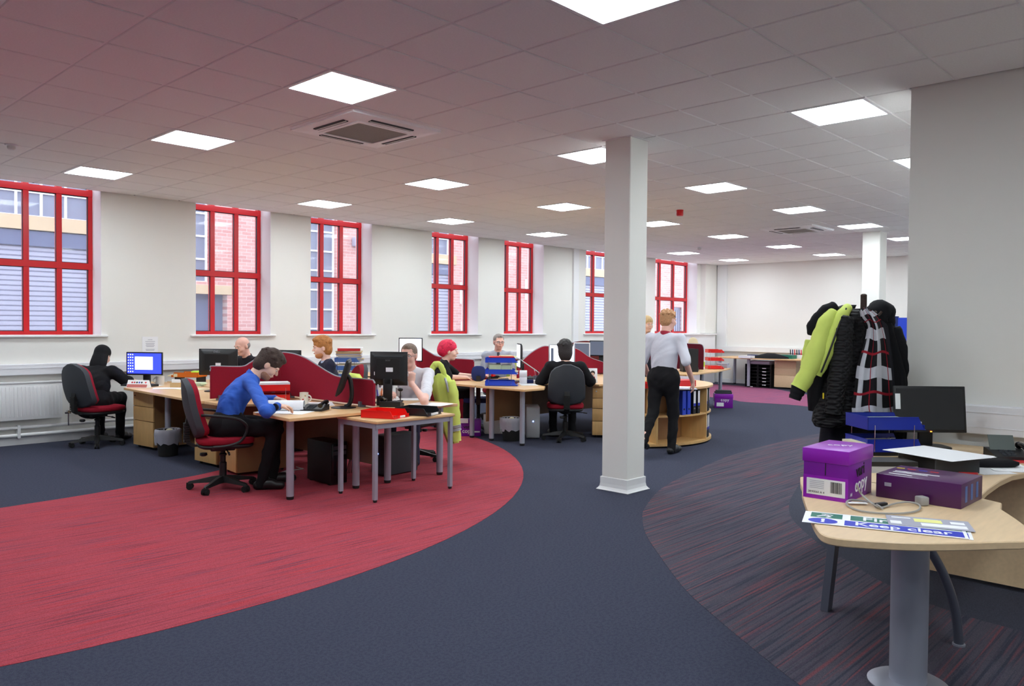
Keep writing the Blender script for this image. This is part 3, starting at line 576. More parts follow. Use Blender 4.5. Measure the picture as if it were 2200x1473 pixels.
def lever_file(label, loc, rz, z, spine='tray_blue', h=.315, w=.075, d=.28, white=None, group='lever arch files in the curved bookcase', lying=False):
    t = thing('lever_arch_file', label, 'file', (loc[0], loc[1], z), rz, group)     # spine faces local -X
    Mx = rot(0, (0, 0, w/2), rx=math.pi/2) if lying else rot(0, (0, 0, h/2))
    hd = h/2
    b = MB(); b.box(0, -w/2, -hd, .004, w/2, hd, Mx); b.box(0, -w/2, -hd, d, -w/2+.003, hd, Mx); b.box(0, w/2-.003, -hd, d, w/2, hd, Mx); obj('cover', b, spine, t, False)
    obj('pages', MB().box(.02, -w/2+.006, -hd+.008, d-.01, w/2-.006, hd-.01, Mx), 'paper', t, False)
    obj('finger_hole', MB().cyl(Mx @ Vector((-.001, 0, -hd+.07)), Mx @ Vector((.001, 0, -hd+.07)), .013, n=14), 'ink_black' if spine != 'black' else 'chrome', t, False)
    if white: obj('spine_label', MB().box(-.0012, -w/2+.008, -hd+.10 if white == 1 else -hd+.02, 0, w/2-.008, hd-.01, Mx), 'paper', t, False)
    if white: obj('spine_band', MB().box(-.0018, -w/2+.008, -hd+.10, -.0006, w/2-.008, -hd+.135, Mx), 'ink_blue', t, False)
    return t
def carton(label, loc, rz, sx, sy, sz, z=0.0023, lid=.08, logo=True, open_=False):
    t = thing('paper_carton', label, 'box', (loc[0], loc[1], z), rz)
    obj('carton', MB().box(-sx/2, -sy/2, .0, sx/2, sy/2, sz-.004, b=.003), 'purple_dark', t)
    if not open_: obj('lid', MB().box(-sx/2-.004, -sy/2-.004, sz-lid, sx/2+.004, sy/2+.004, sz, b=.003), 'purple', t)
    return t
# ------------------------------------------------------------ people: smooth-union fields turned into surfaces
def field_mesh(prims, h):
    lo = np.min([p[1] for p in prims if not p[4]], axis=0)-3*h; hi = np.max([p[2] for p in prims if not p[4]], axis=0)+3*h
    n = np.ceil((hi-lo)/h).astype(int)+1; D = np.full(n, 1.0, np.float32)
    for fn, a, b, k, sub in prims:
        m = k+2*h; i0 = np.clip(np.floor((a-m-lo)/h).astype(int), 0, n-1); i1 = np.clip(np.ceil((b+m-lo)/h).astype(int)+1, 1, n)
        if (i1 <= i0).any(): continue
        g = [(lo[c]+h*np.arange(i0[c], i1[c])).astype(np.float32) for c in range(3)]
        X, Y, Z = np.meshgrid(*g, indexing='ij'); d = fn(X, Y, Z).astype(np.float32)
        sl = tuple(slice(i0[c], i1[c]) for c in range(3)); A = D[sl]
        if sub: D[sl] = np.maximum(A, -d)
        else: hh = np.maximum(k-np.abs(A-d), 0)/k; D[sl] = np.minimum(A, d)-hh*hh*k*.25
    ins = D < 0; N = n-1
    def cv(dx, dy, dz): return D[dx:dx+N[0], dy:dy+N[1], dz:dz+N[2]]
    cnt = sum((ins[a:a+N[0], b:b+N[1], c:c+N[2]]).astype(np.int8) for a in (0, 1) for b in (0, 1) for c in (0, 1))
    act = (cnt > 0) & (cnt < 8); I = np.argwhere(act); idx = np.full(N, -1, np.int64); idx[act] = np.arange(len(I))
    acc = np.zeros((len(I), 3)); w = np.zeros(len(I)); cor = [(a, b, c) for a in (0, 1) for b in (0, 1) for c in (0, 1)]
    val = {c: D[I[:, 0]+c[0], I[:, 1]+c[1], I[:, 2]+c[2]] for c in cor}
    for c in cor:
        for ax in range(3):
            if c[ax] == 0:
                e = list(c); e[ax] = 1; e = tuple(e); da, db = val[c], val[e]; mk = (da < 0) != (db < 0); t = np.where(mk, da/np.where(mk, da-db, 1), 0)
                for q in range(3): acc[:, q] += np.where(mk, c[q]+(t if q == ax else 0), 0)
                w += mk
    V = lo+(I+acc/w[:, None])*h; F = []
    for ax in range(3):
        o1, o2 = [a for a in range(3) if a != ax]
        s0 = [slice(None)]*3; s1 = [slice(None)]*3; s0[ax] = slice(0, -1); s1[ax] = slice(1, None)
        E = np.argwhere(ins[tuple(s0)] != ins[tuple(s1)]); sg = ins[tuple(s0)][tuple(E.T)]
        ok = (E[:, o1] > 0) & (E[:, o2] > 0); E = E[ok]; sg = sg[ok]; q = []
        for a, b in ((-1, -1), (0, -1), (0, 0), (-1, 0)):
            P = E.copy(); P[:, o1] += a; P[:, o2] += b; q.append(idx[tuple(P.T)])
        q = np.stack(q, 1); flip = sg ^ (ax == 1); q[~flip] = q[~flip][:, ::-1]; F.append(q)
    return V, np.concatenate(F)
def V3(*a): return np.array(a, float)
def cone(p0, p1, r0, r1, k=.03, flat=None, s=1., sub=False):
    p0, p1 = np.array(p0, float), np.array(p1, float); d = p1-p0; L = max(float(d@d), 1e-9); R = max(r0, r1)
    def fn(X, Y, Z):
        x, y, z = X-p0[0], Y-p0[1], Z-p0[2]; dd = d; LL = L
        if flat is not None:
            q = (x*flat[0]+y*flat[1]+z*flat[2])*(1/s-1); x = x+flat[0]*q; y = y+flat[1]*q; z = z+flat[2]*q
            dq = float(d@flat)*(1/s-1); dd = d+np.array(flat)*dq; LL = float(dd@dd)
        t = np.clip((x*dd[0]+y*dd[1]+z*dd[2])/LL, 0, 1)
        return np.sqrt((x-t*dd[0])**2+(y-t*dd[1])**2+(z-t*dd[2])**2)-(r0+(r1-r0)*t)
    return (fn, np.minimum(p0, p1)-R, np.maximum(p0, p1)+R, k, sub)
def ell(c, r, B=None, k=.03, sub=False):
    c = np.array(c, float); r = np.array(r, float); B = np.eye(3) if B is None else B; R = r.max()      # rows of B: local axes
    def fn(X, Y, Z):
        x, y, z = X-c[0], Y-c[1], Z-c[2]
        u = [(x*B[i][0]+y*B[i][1]+z*B[i][2])/r[i] for i in range(3)]; k0 = np.sqrt(u[0]**2+u[1]**2+u[2]**2); k1 = np.sqrt((u[0]/r[0])**2+(u[1]/r[1])**2+(u[2]/r[2])**2)
        return np.where(k1 > 1e-6, k0*(k0-1)/np.maximum(k1, 1e-6), -R)
    return (fn, c-R, c+R, k, sub)
def solid(name, prims, mat, parent, h=.008, label=None, fold=0.):
    v, f = field_mesh(prims, h); me = bpy.data.meshes.new(name); me.from_pydata(v.tolist(), [], f.tolist()); me.materials.append(MAT[mat]); me.shade_smooth()
    bm = bmesh.new(); bm.from_mesh(me); bmesh.ops.smooth_vert(bm, verts=bm.verts, factor=.5, use_axis_x=True, use_axis_y=True, use_axis_z=True); bmesh.ops.recalc_face_normals(bm, faces=bm.faces); bm.to_mesh(me); bm.free()
    if fold:
        bm = bmesh.new(); bm.from_mesh(me); bm.normal_update(); ph = random.uniform(0, 6)
        for q in bm.verts:
            x, y, z = q.co; a = math.sin(26*z+9*math.sin(7*x+4*y+ph)+11*y)+.7*math.sin(47*z-21*x+6*math.sin(9*y+ph))+.5*math.sin(31*x+37*y+13*z+ph); q.co += q.normal*(fold*a*abs(a)*.6)
        bm.to_mesh(me); bm.free(); me.shade_smooth()
    o = link(name, me, parent)
    if label: o['label'] = label
    return o
def unit(v): v = np.array(v, float); return v/np.linalg.norm(v)
def hand(wr, d, nrm, side, curl=.5, sp=1.):
    # wr wrist, d towards fingers, nrm back of the hand, side towards the thumb
    wr = np.array(wr, float); d = unit(d); nrm = unit(np.array(nrm)-d*np.dot(nrm, d)); s = np.cross(d, nrm)*side; B = np.array([d, s, nrm])
    P = [cone(wr-d*.02, wr+d*.02, .026, .027, .02, nrm, .75), ell(wr+d*.052, (.050, .040, .017), B, .015)]
    for i, ln in enumerate((.068, .078, .074, .058)):
        o = wr+d*.088+s*(.030-.020*i)*sp-d*.006*(i == 3); a = curl*.7; b = curl*1.6
        d1 = d*math.cos(a)-nrm*math.sin(a); d2 = d*math.cos(b)-nrm*math.sin(b); m = o+d1*ln*.5
        P += [cone(o, m, .0092, .0086, .006), cone(m, m+d2*ln*.5, .0086, .0072, .006)]
    o = wr+d*.028+s*.030; t1 = unit(d*.75+s*.6-nrm*.35); t2 = unit(d*.95+s*.15-nrm*.45)
    P += [cone(o, o+t1*.036, .012, .0105, .012), cone(o+t1*.036, o+t1*.036+t2*.03, .0102, .0085, .006)]
    return P
def person(label, loc, rz, L):
    """L: dict pose + look. Local frame: +X is where the hips face, +Y the left side, origin on the floor."""
    t = thing('person', label, 'person', loc, rz); g = L.get; S_ = g('scale', 1.); h = g('vox', .009)
    pel = V3(*g('pelvis', (0, 0, .56))); tl = g('torso', .47)+.02; lean = g('lean', .1); ben = g('bend', .1); tw = g('twist', 0); side = g('tilt', 0)
    up0 = V3(math.sin(lean), 0, math.cos(lean)); a1 = lean+ben; up1 = unit(V3(math.sin(a1), -math.sin(side), math.cos(a1)))
    mid = pel+up0*tl*.45; nb = mid+up1*tl*.55; fw = V3(math.cos(tw)*math.cos(a1), math.sin(tw)*math.cos(a1), -math.sin(a1)); lat = unit(np.cross(up1, fw)); fw = np.cross(lat, up1)
    w = g('girth', 1.); sw = g('shoulder', .185)
    hy, hp = g('head', (0, 0)); hy += tw
    hf = unit(V3(math.cos(hy)*math.cos(hp), math.sin(hy)*math.cos(hp), math.sin(hp))); hl = unit(np.cross(V3(0, 0, 1), hf)); hu = np.cross(hf, hl)
    hs = g('headscale', 1.); hc = nb+up1*.052+hu*.112+hf*(.035+g('headfwd', 0)); H = np.array([hf, hl, hu]); hd = lambda x, y, z: hc+hs*(hf*x+hl*y+hu*z); hr = lambda *r: np.array(r)*hs
    sh = {s: nb-up1*.055+lat*s*sw for s in (1, -1)}; hip = {s: pel+V3(0, s*.09, -.01) for s in (1, -1)}
    nr, pf = .052, .68
    head = [ell(hd(-.014, 0, .036), hr(.098, .078, .084), H, .02), ell(hd(.022, 0, -.03), hr(.070, .062, .088), H, .03), ell(hd(.05, 0, -.092), hr(.034, .036, .026), H, .025),
            cone(hd(.088, 0, .014), hd(.108, 0, -.022), .008*hs, .0135*hs, .012), ell(hd(.082, .03, .024), hr(.016, .03, .010), H, .015), ell(hd(.082, -.03, .024), hr(.016, .03, .010), H, .015),
            ell(hd(.088, 0, -.058), hr(.012, .026, .012), H, .012), cone(hd(-.03, 0, -.05), nb-up1*.02, nr, nr*1.12, .03)]
    for s in (1, -1): head += [ell(hd(-.008, s*.078, -.008), hr(.022, .010, .033), H, .008), ell(hd(.058, s*.045, -.028), hr(.03, .022, .026), H, .025), ell(hd(.093, s*.031, .004), hr(.012, .017, .009), H, .008, True)]
    body = list(head); cb = []; q = .88
    def torso(e, w): return [cone(pel+up0*.02, mid, .150*w+e, .140*w+e, .05, fw, pf+.06*(w-1)), cone(mid, nb-up1*.17, .142*w+e, .150+.4*.15*(w-1)+e, .05, fw, pf), cone(nb-up1*.17, nb-up1*.09, .152+e, .118+e, .05, fw, pf)]+[cone(nb-up1*.045-lat*s*-.04, sh[s], .060+e, .056+e, .05) for s in (1, -1)]
    body += torso(-.02, 1.); up = torso(0, w)
    lower = [ell(pel, (.125*w, .175*w, .105), None, .05), cone(pel-up0*.03, pel+up0*.055, .157*w, .152*w, .05, fw, pf+.08*w)]; shoes = []; hands = []
    for s, nm in ((1, 'L'), (-1, 'R')):
        el, wr, hdir, hn, cu = g('arm'+nm, ((.06, s*.26, pel[2]+.12), (.26, s*.2, .74), (1, 0, 0), (0, 0, 1), .5)); el, wr = np.array(el, float), np.array(wr, float)
        sl = g('sleeve', 1.); body += [cone(sh[s], el, .040, .037, .03), cone(el, wr, .038, .0265, .02)]+hand(wr, hdir, hn, -s, cu)
        lo_ = g('loose', 0)
        if sl >= 1: up += [cone(sh[s], el, .060+lo_, .050+lo_, .035), cone(el, el+(wr-el)*.93, .050+lo_, .036+lo_*.7, .025)]
        else: up += [cone(sh[s], sh[s]+(el-sh[s])*sl, .059, .057, .035)]
        kn, an, toe = g('leg'+nm, ((.43, s*.13, .55), (.40, s*.13, .085), (.58, s*.16, .035))); kn, an, toe = [np.array(x, float) for x in (kn, an, toe)]
        body += [cone(hip[s], kn, .06, .045, .03), cone(kn, an, .042, .032, .02), cone(an, toe, .03, .025, .02)]
        lower += [cone(hip[s], kn, .092*w, .066, .05), cone(kn, an+V3(0, 0, -.03), .064, .050, .03)]
        fd = unit((toe-an)*V3(1, 1, 0)); heel = an-fd*.03+V3(0, 0, .040-an[2]) if an[2] < .14 else an-V3(0, 0, .04)
        sp = [cone(heel, toe+V3(0, 0, .006), .042, .036, .02), cone(toe-fd*.08+V3(0, 0, .03), an+V3(0, 0, -.02), .036, .036, .02)]; shoes.append((sp, heel, toe))
    solid('body', body, g('skin', 'skin'), t, h)
    solid(g('topname', 'shirt'), up, g('top', 'shirt_white'), t, h, g('toplabel'), g('fold', .0035))
    if not g('nolegs'): solid('trousers', lower, g('trs', 'trouser'), t, h*1.2, None, .003)
    for sp, he, to in shoes: solid('shoe', sp, 'shoe', t, .008)
    # collar
    if g('collar'): 
        rg = []
        for e, z in ((.060, -.035), (.066, -.01), (.061, .02), (.052, .018), (.054, -.03)):
            rg.append([tuple(nb+up1*(z+.012*math.cos(a)*-1)+ (fw*math.cos(a)*1.02+lat*math.sin(a))*(e+.006)) for a in [2*math.pi*k/20 for k in range(20)]])
        obj('collar', MB().rings(rg, False), g('collar'), t, ang=1.2)
    # hair
    hk = g('hair'); hm = g('hairmat', 'hair_brown')
    face = ell(hd(.105, 0, -.045), hr(.075, .085, .088), H, .01, True)
    if hk == 'short': hp_ = [ell(hd(-.016, 0, .046), hr(.103, .084, .088), H, .02), ell(hd(-.045, 0, -.01), hr(.068, .078, .078), H, .02), ell(hd(.05, 0, .095), hr(.05, .06, .03), H, .02), face, ell(hd(.02, 0, -.06), hr(.07, .12, .05), H, .01, True)]
    elif hk == 'full': hp_ = [ell(hd(-.018, 0, .05), hr(.112, .090, .092), H, .02), ell(hd(-.05, 0, -.02), hr(.074, .084, .088), H, .02), ell(hd(.055, .02, .105), hr(.05, .055, .032), H, .02), ell(hd(.0, 0, .12), hr(.07, .06, .035), H, .02), face, ell(hd(.03, 0, -.075), hr(.06, .12, .045), H, .01, True)]
    elif hk == 'balding': hp_ = [ell(hd(-.03, 0, .0), hr(.088, .083, .062), H, .02), ell(hd(.13, 0, 0), hr(.13, .2, .2), H, .01, True), ell(hd(0, 0, .11), hr(.12, .068, .085), H, .01, True)]
    elif hk == 'receding': hp_ = [ell(hd(-.022, 0, .044), hr(.100, .085, .084), H, .02), ell(hd(-.045, 0, -.01), hr(.068, .080, .07), H, .02), ell(hd(.05, 0, .098), hr(.04, .03, .024), H, .02), ell(hd(.11, 0, -.02), hr(.09, .088, .11), H, .01, True), ell(hd(.085, .06, .07), hr(.04, .03, .04), H, .01, True), ell(hd(.085, -.06, .07), hr(.04, .03, .04), H, .01, True), ell(hd(.02, 0, -.06), hr(.06, .12, .05), H, .01, True)]
    elif hk == 'bob': hp_ = [ell(hd(-.016, 0, .05), hr(.112, .094, .092), H, .02), ell(hd(-.03, 0, -.045), hr(.092, .095, .10), H, .03), face, ell(hd(.08, 0, .02), hr(.05, .06, .04), H, .01, True)]
    elif hk == 'crop': hp_ = [ell(hd(-.016, 0, .05), hr(.112, .092, .094), H, .02), ell(hd(-.045, 0, -.03), hr(.078, .088, .10), H, .03), ell(hd(-.05, 0, -.09), hr(.05, .06, .05), H, .03), face]
    elif hk == 'long': hp_ = [ell(hd(-.016, 0, .05), hr(.110, .092, .09), H, .02), ell(hd(-.045, 0, -.06), hr(.075, .095, .14), H, .03), ell(hd(-.05, 0, -.13), hr(.06, .10, .09), H, .03), face]
    elif hk == 'wrap': hp_ = [ell(hd(-.03, 0, .05), hr(.118, .098, .095), H, .03), ell(hd(-.06, 0, .0), hr(.088, .094, .09), H, .03), ell(hd(-.11, 0, .0), hr(.045, .06, .06), H, .03), ell(hd(.115, 0, -.05), hr(.085, .1, .10), H, .01, True), ell(hd(.02, 0, -.075), hr(.08, .12, .05), H, .01, True)]
    else: hp_ = []
    if hk in ('full', 'short', 'wrap', 'crop'):
        tuft = []
        for _ in range({'full': 46, 'crop': 60, 'short': 20, 'wrap': 16, 'receding': 16}[hk]):
            th = random.uniform(-math.pi, math.pi); ph = random.uniform(.15, 1.35) if abs(th) > .8 else random.uniform(.6, 1.3); dv = V3(math.cos(th)*math.cos(ph), math.sin(th)*math.cos(ph), math.sin(ph)); b_ = hd(*(V3(-.018, 0, .048)+dv*V3(.10, .083, .085))); e_ = b_+(hf*(dv[0]*.012+random.uniform(-.012, .02))+hl*(dv[1]*.012+random.uniform(-.016, .016))+hu*(dv[2]*.010-.008))*hs; tuft.append(cone(b_, e_, .017*hs, .008*hs, .014))
        hp_ = hp_[:1]+tuft+hp_[1:]
    if hp_: solid('hair', hp_, hm, t, .0055)
    if g('beard'): solid('beard', [ell(hd(.030, 0, -.078), hr(.054, .0630, .048), H, .02), ell(hd(.051, 0, -.093), hr(.0395, .0410, .0300), H, .02), ell(hd(.085, 0, -.035), hr(.035, .040, .026), H, .01, True), ell(hd(.1, 0, -.058), hr(.03, .02, .008), H, .01, True)], g('beard'), t, .0045)
    if g('face', True):
        for s in (1, -1):
            e = obj('eye', MB().sphere(hd(.079, s*.031, .004), .0115*hs, 10, 8), 'eye_white', t); obj('iris', MB().sphere(hd(.0875, s*.031, .003), .0052*hs, 8, 6), 'iris', e)
            obj('eyebrow', MB().loft([(hd(.098, s*.012, .022), .003), (hd(.096, s*.032, .028), .0045), (hd(.078, s*.052, .022), .0025)], 6), hm if hp_ else 'hair_grey', t)
        obj('lips', MB().loft([(hd(.090, -.024, -.058), .002), (hd(.099, 0, -.056), .0065), (hd(.090, .024, -.058), .002)], 8), 'lips', t)
    if g('glasses'):
        gl = MB()
        for s in (1, -1):
            gl.tube([hd(.103-.006*(math.cos(a) > .5), s*.033+.024*math.cos(a)*s, .002+.017*math.sin(a)) for a in [2*math.pi*k/14 for k in range(15)]], .0016, 5)
            gl.tube([hd(.095, s*.058, .006), hd(.05, s*.077, .006), hd(-.01, s*.083, .002)], .0022, 5)
        gl.tube([hd(.105, -.010, .004), hd(.108, 0, .008), hd(.105, .010, .004)], .0022, 5); obj('glasses', gl, 'steel_dark', t)
    return t, dict(nb=nb, up1=up1, fw=fw, lat=lat, hd=hd, sh=sh, pel=pel, mid=mid)
# ------------------------------------------------------------ left desk cluster
R_ = math.radians
SP = 4.43
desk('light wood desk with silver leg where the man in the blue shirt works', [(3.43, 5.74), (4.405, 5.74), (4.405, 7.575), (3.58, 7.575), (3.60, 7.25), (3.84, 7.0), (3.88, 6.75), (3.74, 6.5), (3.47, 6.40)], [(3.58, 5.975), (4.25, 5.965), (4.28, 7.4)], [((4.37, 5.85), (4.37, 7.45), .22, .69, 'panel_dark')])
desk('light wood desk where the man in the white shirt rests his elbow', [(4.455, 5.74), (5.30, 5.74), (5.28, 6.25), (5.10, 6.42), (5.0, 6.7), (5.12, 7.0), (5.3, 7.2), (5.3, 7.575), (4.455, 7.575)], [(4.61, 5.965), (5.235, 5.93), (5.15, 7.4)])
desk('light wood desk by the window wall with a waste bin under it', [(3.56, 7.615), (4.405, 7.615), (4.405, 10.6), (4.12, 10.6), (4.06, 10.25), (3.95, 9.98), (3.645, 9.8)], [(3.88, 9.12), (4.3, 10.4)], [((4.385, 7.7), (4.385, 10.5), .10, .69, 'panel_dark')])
desk('light wood desk of the ginger haired man behind the red dividers', [(4.455, 7.615), (5.25, 7.615), (5.12, 7.9), (4.95, 8.3), (5.1, 8.9), (5.1, 9.15), (4.455, 9.15)], [(4.6, 9.0), (5.1, 7.75)])
desk('light wood desk of the bald man beside the window wall', [(4.455, 9.18), (5.1, 9.18), (4.98, 9.5), (4.9, 9.9), (5.05, 10.5), (4.455, 10.5)], [(4.6, 9.35), (4.9, 10.4)])
screen_panel('burgundy fabric divider with wavy top behind the side view monitor', [(0, .955), (.012, .978), (.05, .985), (.33, .985), (.45, 1.02), (.55, 1.07), (.7, 1.145), (.82, 1.18), (.92, 1.192), (.985, 1.192), (1, 1.18)], (SP, 5.93), (SP, 7.575), z0=.745)
screen_panel('burgundy fabric divider low at its left end behind the blue shirted man', [(0, 1.18), (.02, 1.195), (.15, 1.195), (.3, 1.16), (.45, 1.09), (.58, 1.055), (.97, 1.068), (.99, 1.05), (1, 1.02)], (SP, 7.60), (3.655, 7.60), z0=.745)
pedestal((3.79, 9.60), R_(6), 'wooden drawer pedestal beside the knees of the person in black', w=.46)
pedestal((3.80, 8.02), R_(3), 'wooden drawer pedestal behind the blue shirted man, partly hidden by his chair', w=.44)
pedestal((3.76, 7.42), R_(-6), 'wooden drawer pedestal under the desk of the blue shirted man', w=.36)
bin_('black waste bin with clear liner and crumpled paper beside the left pedestal', (3.80, 8.93), .29, .125)
# side table
t = thing('side_table', 'small wooden side table with grey square metal legs holding letter trays', 'table', (4.435, 5.61, .0022))
obj('table_top', MB().box(-.44, -.295, .666, .44, .285, .69, b=.004), 'wood', t)
fr = [(-.415, -.24), (.415, -.26), (.415, .26), (-.415, .26)]
for i, (a, b) in enumerate(fr):
    lg = obj('leg', MB().box(a-.017, b-.017, .022, a+.017, b+.017, .664), 'steel', t, False); obj('foot', MB().box(a-.013, b-.013, 0, a+.013, b+.013, .024, b=.005), 'rubber', lg)
    c = fr[(i+1) % 4]; x0, x1 = sorted((a, c[0])); y0, y1 = sorted((b, c[1])); obj('rail', MB().box(x0-.012, y0-.012, .622, x1+.012, y1+.012, .664), 'steel', t, False)
t = thing('letter_tray', 'empty red plastic letter tray on the small side table', 'letter tray', (4.25, 5.53, .693), R_(-68)); tray('tray_red', t, 0, .26, .34, .066); obj('label_tab', MB().box(.155, -.02, .004, .168, .05, .02), 'paper', t, False)
t = thing('letter_tray', 'empty black plastic letter tray on the small side table', 'letter tray', (4.60, 5.50, .693), R_(-68)); tray('tray_black', t, 0, .26, .34, .066); obj('label_tab', MB().box(.155, -.06, .004, .168, .06, .022), 'paper', t, False)
# person in black, screen and desk things
chair((3.50, 10.24), R_(17), 'red and black office chair beside the radiator, person in black seated')
mt, Mt = monitor('wide computer monitor with bright blue desktop by the window wall', atd(310, 775, 9.75).xy, R_(218), .47, .285, zc=.27, scr='screen_blue')
obj('open_window', MB().box(.0016, -.12, -.075, .003, .11, .085, Mt), 'screen_white', mt, False)
for i in range(7):
    for k in range(3): obj('icon', MB().box(.0016, -.212+k*.028, .105-i*.035, .003, -.2+k*.028, .117-i*.035, Mt), 'screen_white', mt, False)
t = thing('desk_calendar', 'white and red tent calendar below the blue screen', 'calendar', (*atd(298, 808, 9.42).xy, DZ), R_(218))
obj('card', MB().rings([[(x, y, z) for x, z in ((-.05, 0), (.05, 0), (.004, .09), (-.004, .09))] for y in (-.13, .13)]), 'paper', t, False)
Mc = rot(0, (.05, 0, 0), ry=-math.atan2(.046, .09))
obj('month_grid', MB().box(.0005, -.125, .006, .002, .125, .045, Mc), 'lips', t, False)
for y, c in ((-.07, 'ink_red'), (-.04, 'ink_red'), (-.01, 'ink_black'), (.02, 'ink_blue'), (.05, 'ink_black'), (.10, 'ink_red')): obj('printed_mark', MB().cyl(Mc @ Vector((0, y, .07)), Mc @ Vector((.002, y, .07)), .011, n=7), c, t, False)
mug('plain white mug beside the orange letter tray', at(344, 826, DZ).xy, 'ceramic', rz=R_(150), r=.05, h=.11)
keyboard('black keyboard on the desk of the person in black', (3.88, 9.93), R_(25))
sheets('paper_stack', 'loose white papers under the hands of the person in black', at(318, 828, DZ).xy, R_(30), 5)
sheets('paper_stack', 'spread white papers beside the plain white mug', at(360, 834, DZ).xy, R_(65), 4, .21, .3)
sheets('folder', 'pale yellow folder at the front of the window wall desk', at(412, 836, DZ).xy, R_(10), 6, .24, .32, 'paper_cream', cat='folder')
sheets('folder', 'pale green folder stack beneath the orange letter tray', at(408, 828, DZ).xy, R_(48), 30, .24, .33, 'paper_green', th=.0012, cat='folder')
t = thing('card_box', 'small cardboard box holding papers on the window wall desk', 'box', (*at(380, 832, DZ).xy, DZ), R_(40)); obj('box', MB().box(-.05, -.06, 0, .05, .06, .06), 'card_kraft', t, False); obj('papers', MB().box(-.03, -.05, .05, -.02, .05, .10).box(.01, -.04, .05, .015, .05, .09), 'paper', t, False)
t = tray_stack('orange letter tray heaped with papers in front of the black monitor', at(406, 822, DZ).xy, R_(128), 1, 'tray_orange', z=DZ+.075, w=.26, d=.36); obj('tray_support', MB().box(-.17, -.12, -.075, -.16, .12, .004).box(.12, -.12, -.075, .13, .12, .004), 'black', t, False); obj('papers', MB().box(-.13, -.11, .01, .16, .11, .05, rot(.2)).box(.05, -.12, .05, .24, .06, .062, rot(.3, ry=.15)), 'paper_cream', t, False); obj('note', MB().box(-.13, -.14, .06, -.03, .02, .075, rot(.3)), 'green_glow', t, False)
mt, Mt = monitor('large black monitor seen from behind in front of the bald man', atd(470, 772, 9.0).xy, R_(40), .45, .30, zc=.335, frame='black', thick=.05)
text('DELL', .036, 'logo_grey', Mt @ Matrix.Translation((-.0460, 0, .118)) @ Matrix.Rotation(R_(37), 4, 'Y') @ Matrix(((0, 0, -1, 0), (-1, 0, 0, 0), (0, 1, 0, 0), (0, 0, 0, 1))), mt, 'brand_mark', .001, .001)
obj('sticker', MB().box(-.0640, -.05, -.05, -.0618, .01, -.008, Mt), 'sign_white', mt, False)
mt, Mt = monitor('monitor glimpsed above the head of the man in blue', (4.66, 7.85), R_(30), .36, .28, zc=.345, scr='screen_pale', frame='black')
# blue shirt man's desk
sheets('paper_stack', 'large white plan sheet under the elbow of the man in blue', at(625, 882, DZ).xy, R_(-60), 3, .42, .5, jit=.02)
sheets('paper_stack', 'white sheets beside the black desk phone', at(680, 868, DZ).xy, R_(-30), 2, .3, .4)
t = tray_stack('red two tier letter tray with papers behind the rolled plan', (4.13, 7.25), R_(150), 2, 'tray_red', .10, w=.26, d=.36)
obj('top_papers', MB().box(-.17, -.11, .165, .13, .11, .185, rot(.1)), 'paper', t, False); obj('lower_papers', MB().box(-.15, -.11, .01, .16, .11, .05, rot(.05)), 'paper', t, False)
mug('cream mug with coloured spots in front of the burgundy divider', at(653, 868, DZ).xy, 'ceramic_cream', rz=R_(-40), r=.042, h=.115, dots=True)
phone('black desk phone with a cord on the desk of the man in blue', at(676, 881, DZ).xy, R_(35), up=False)
mt, Mt = monitor('black monitor seen from the side facing the man in blue', (4.235, 6.16), R_(141), .44, .34, tilt=.30, zc=.29, stand='curved', thick=.03)
t = thing('paper_roll', 'rolled white plan held by the man in the blue shirt', 'paper roll', (*at(612, 870, DZ+.05).xy, DZ+.05), R_(-44))
pts = [(-.16, 0, 0), (.17, 0, 0)]; rl = MB(); n = 28
for e in (0,): rl.rings([[(x, (.040+.008*k/n)*math.cos(4*math.pi*k/n), (.040+.008*k/n)*math.sin(4*math.pi*k/n)) for k in range(n)] for x in (-.17, .17)], False)
obj('rolled_sheet', rl, 'paper', t, ang=1.2)
# under the desks
pc_tower('black computer tower under the desk near the side table', (4.24, 6.42), R_(-92))
pc_tower('dark grey computer tower under the side table end of the desks', (4.98, 6.32), R_(-175), 'charcoal', .20, .44, .40)
obj('power_strip', MB().box(-.15, -.03, 0, .15, .03, .04, b=.006).tube([(.15, 0, .02), (.25, .05, .008), (.35, -.02, .008), (.42, .1, .008)], .006, 6), 'plastic_offwhite', None, True, (4.1, 6.95, .0025), R_(30), 'white power strip with a cable on the carpet under the desk', 'power strip')
cbl = MB()
for k in range(4): cbl.tube(smooth_poly([(4.42+.02*k, 6.3+.05*k, .69), (4.5, 6.35+.04*k, .55), (4.60-.03*k, 6.25+.05*k, .45), (4.55, 6.42, .30+.03*k), (4.48+.02*k, 6.45, .04)], 6, False), .004, 5)
o = obj('cable_bundle', cbl, 'black', None, True, label='tangle of black computer cables hanging under the left desks', cat='cables', kind='stuff')
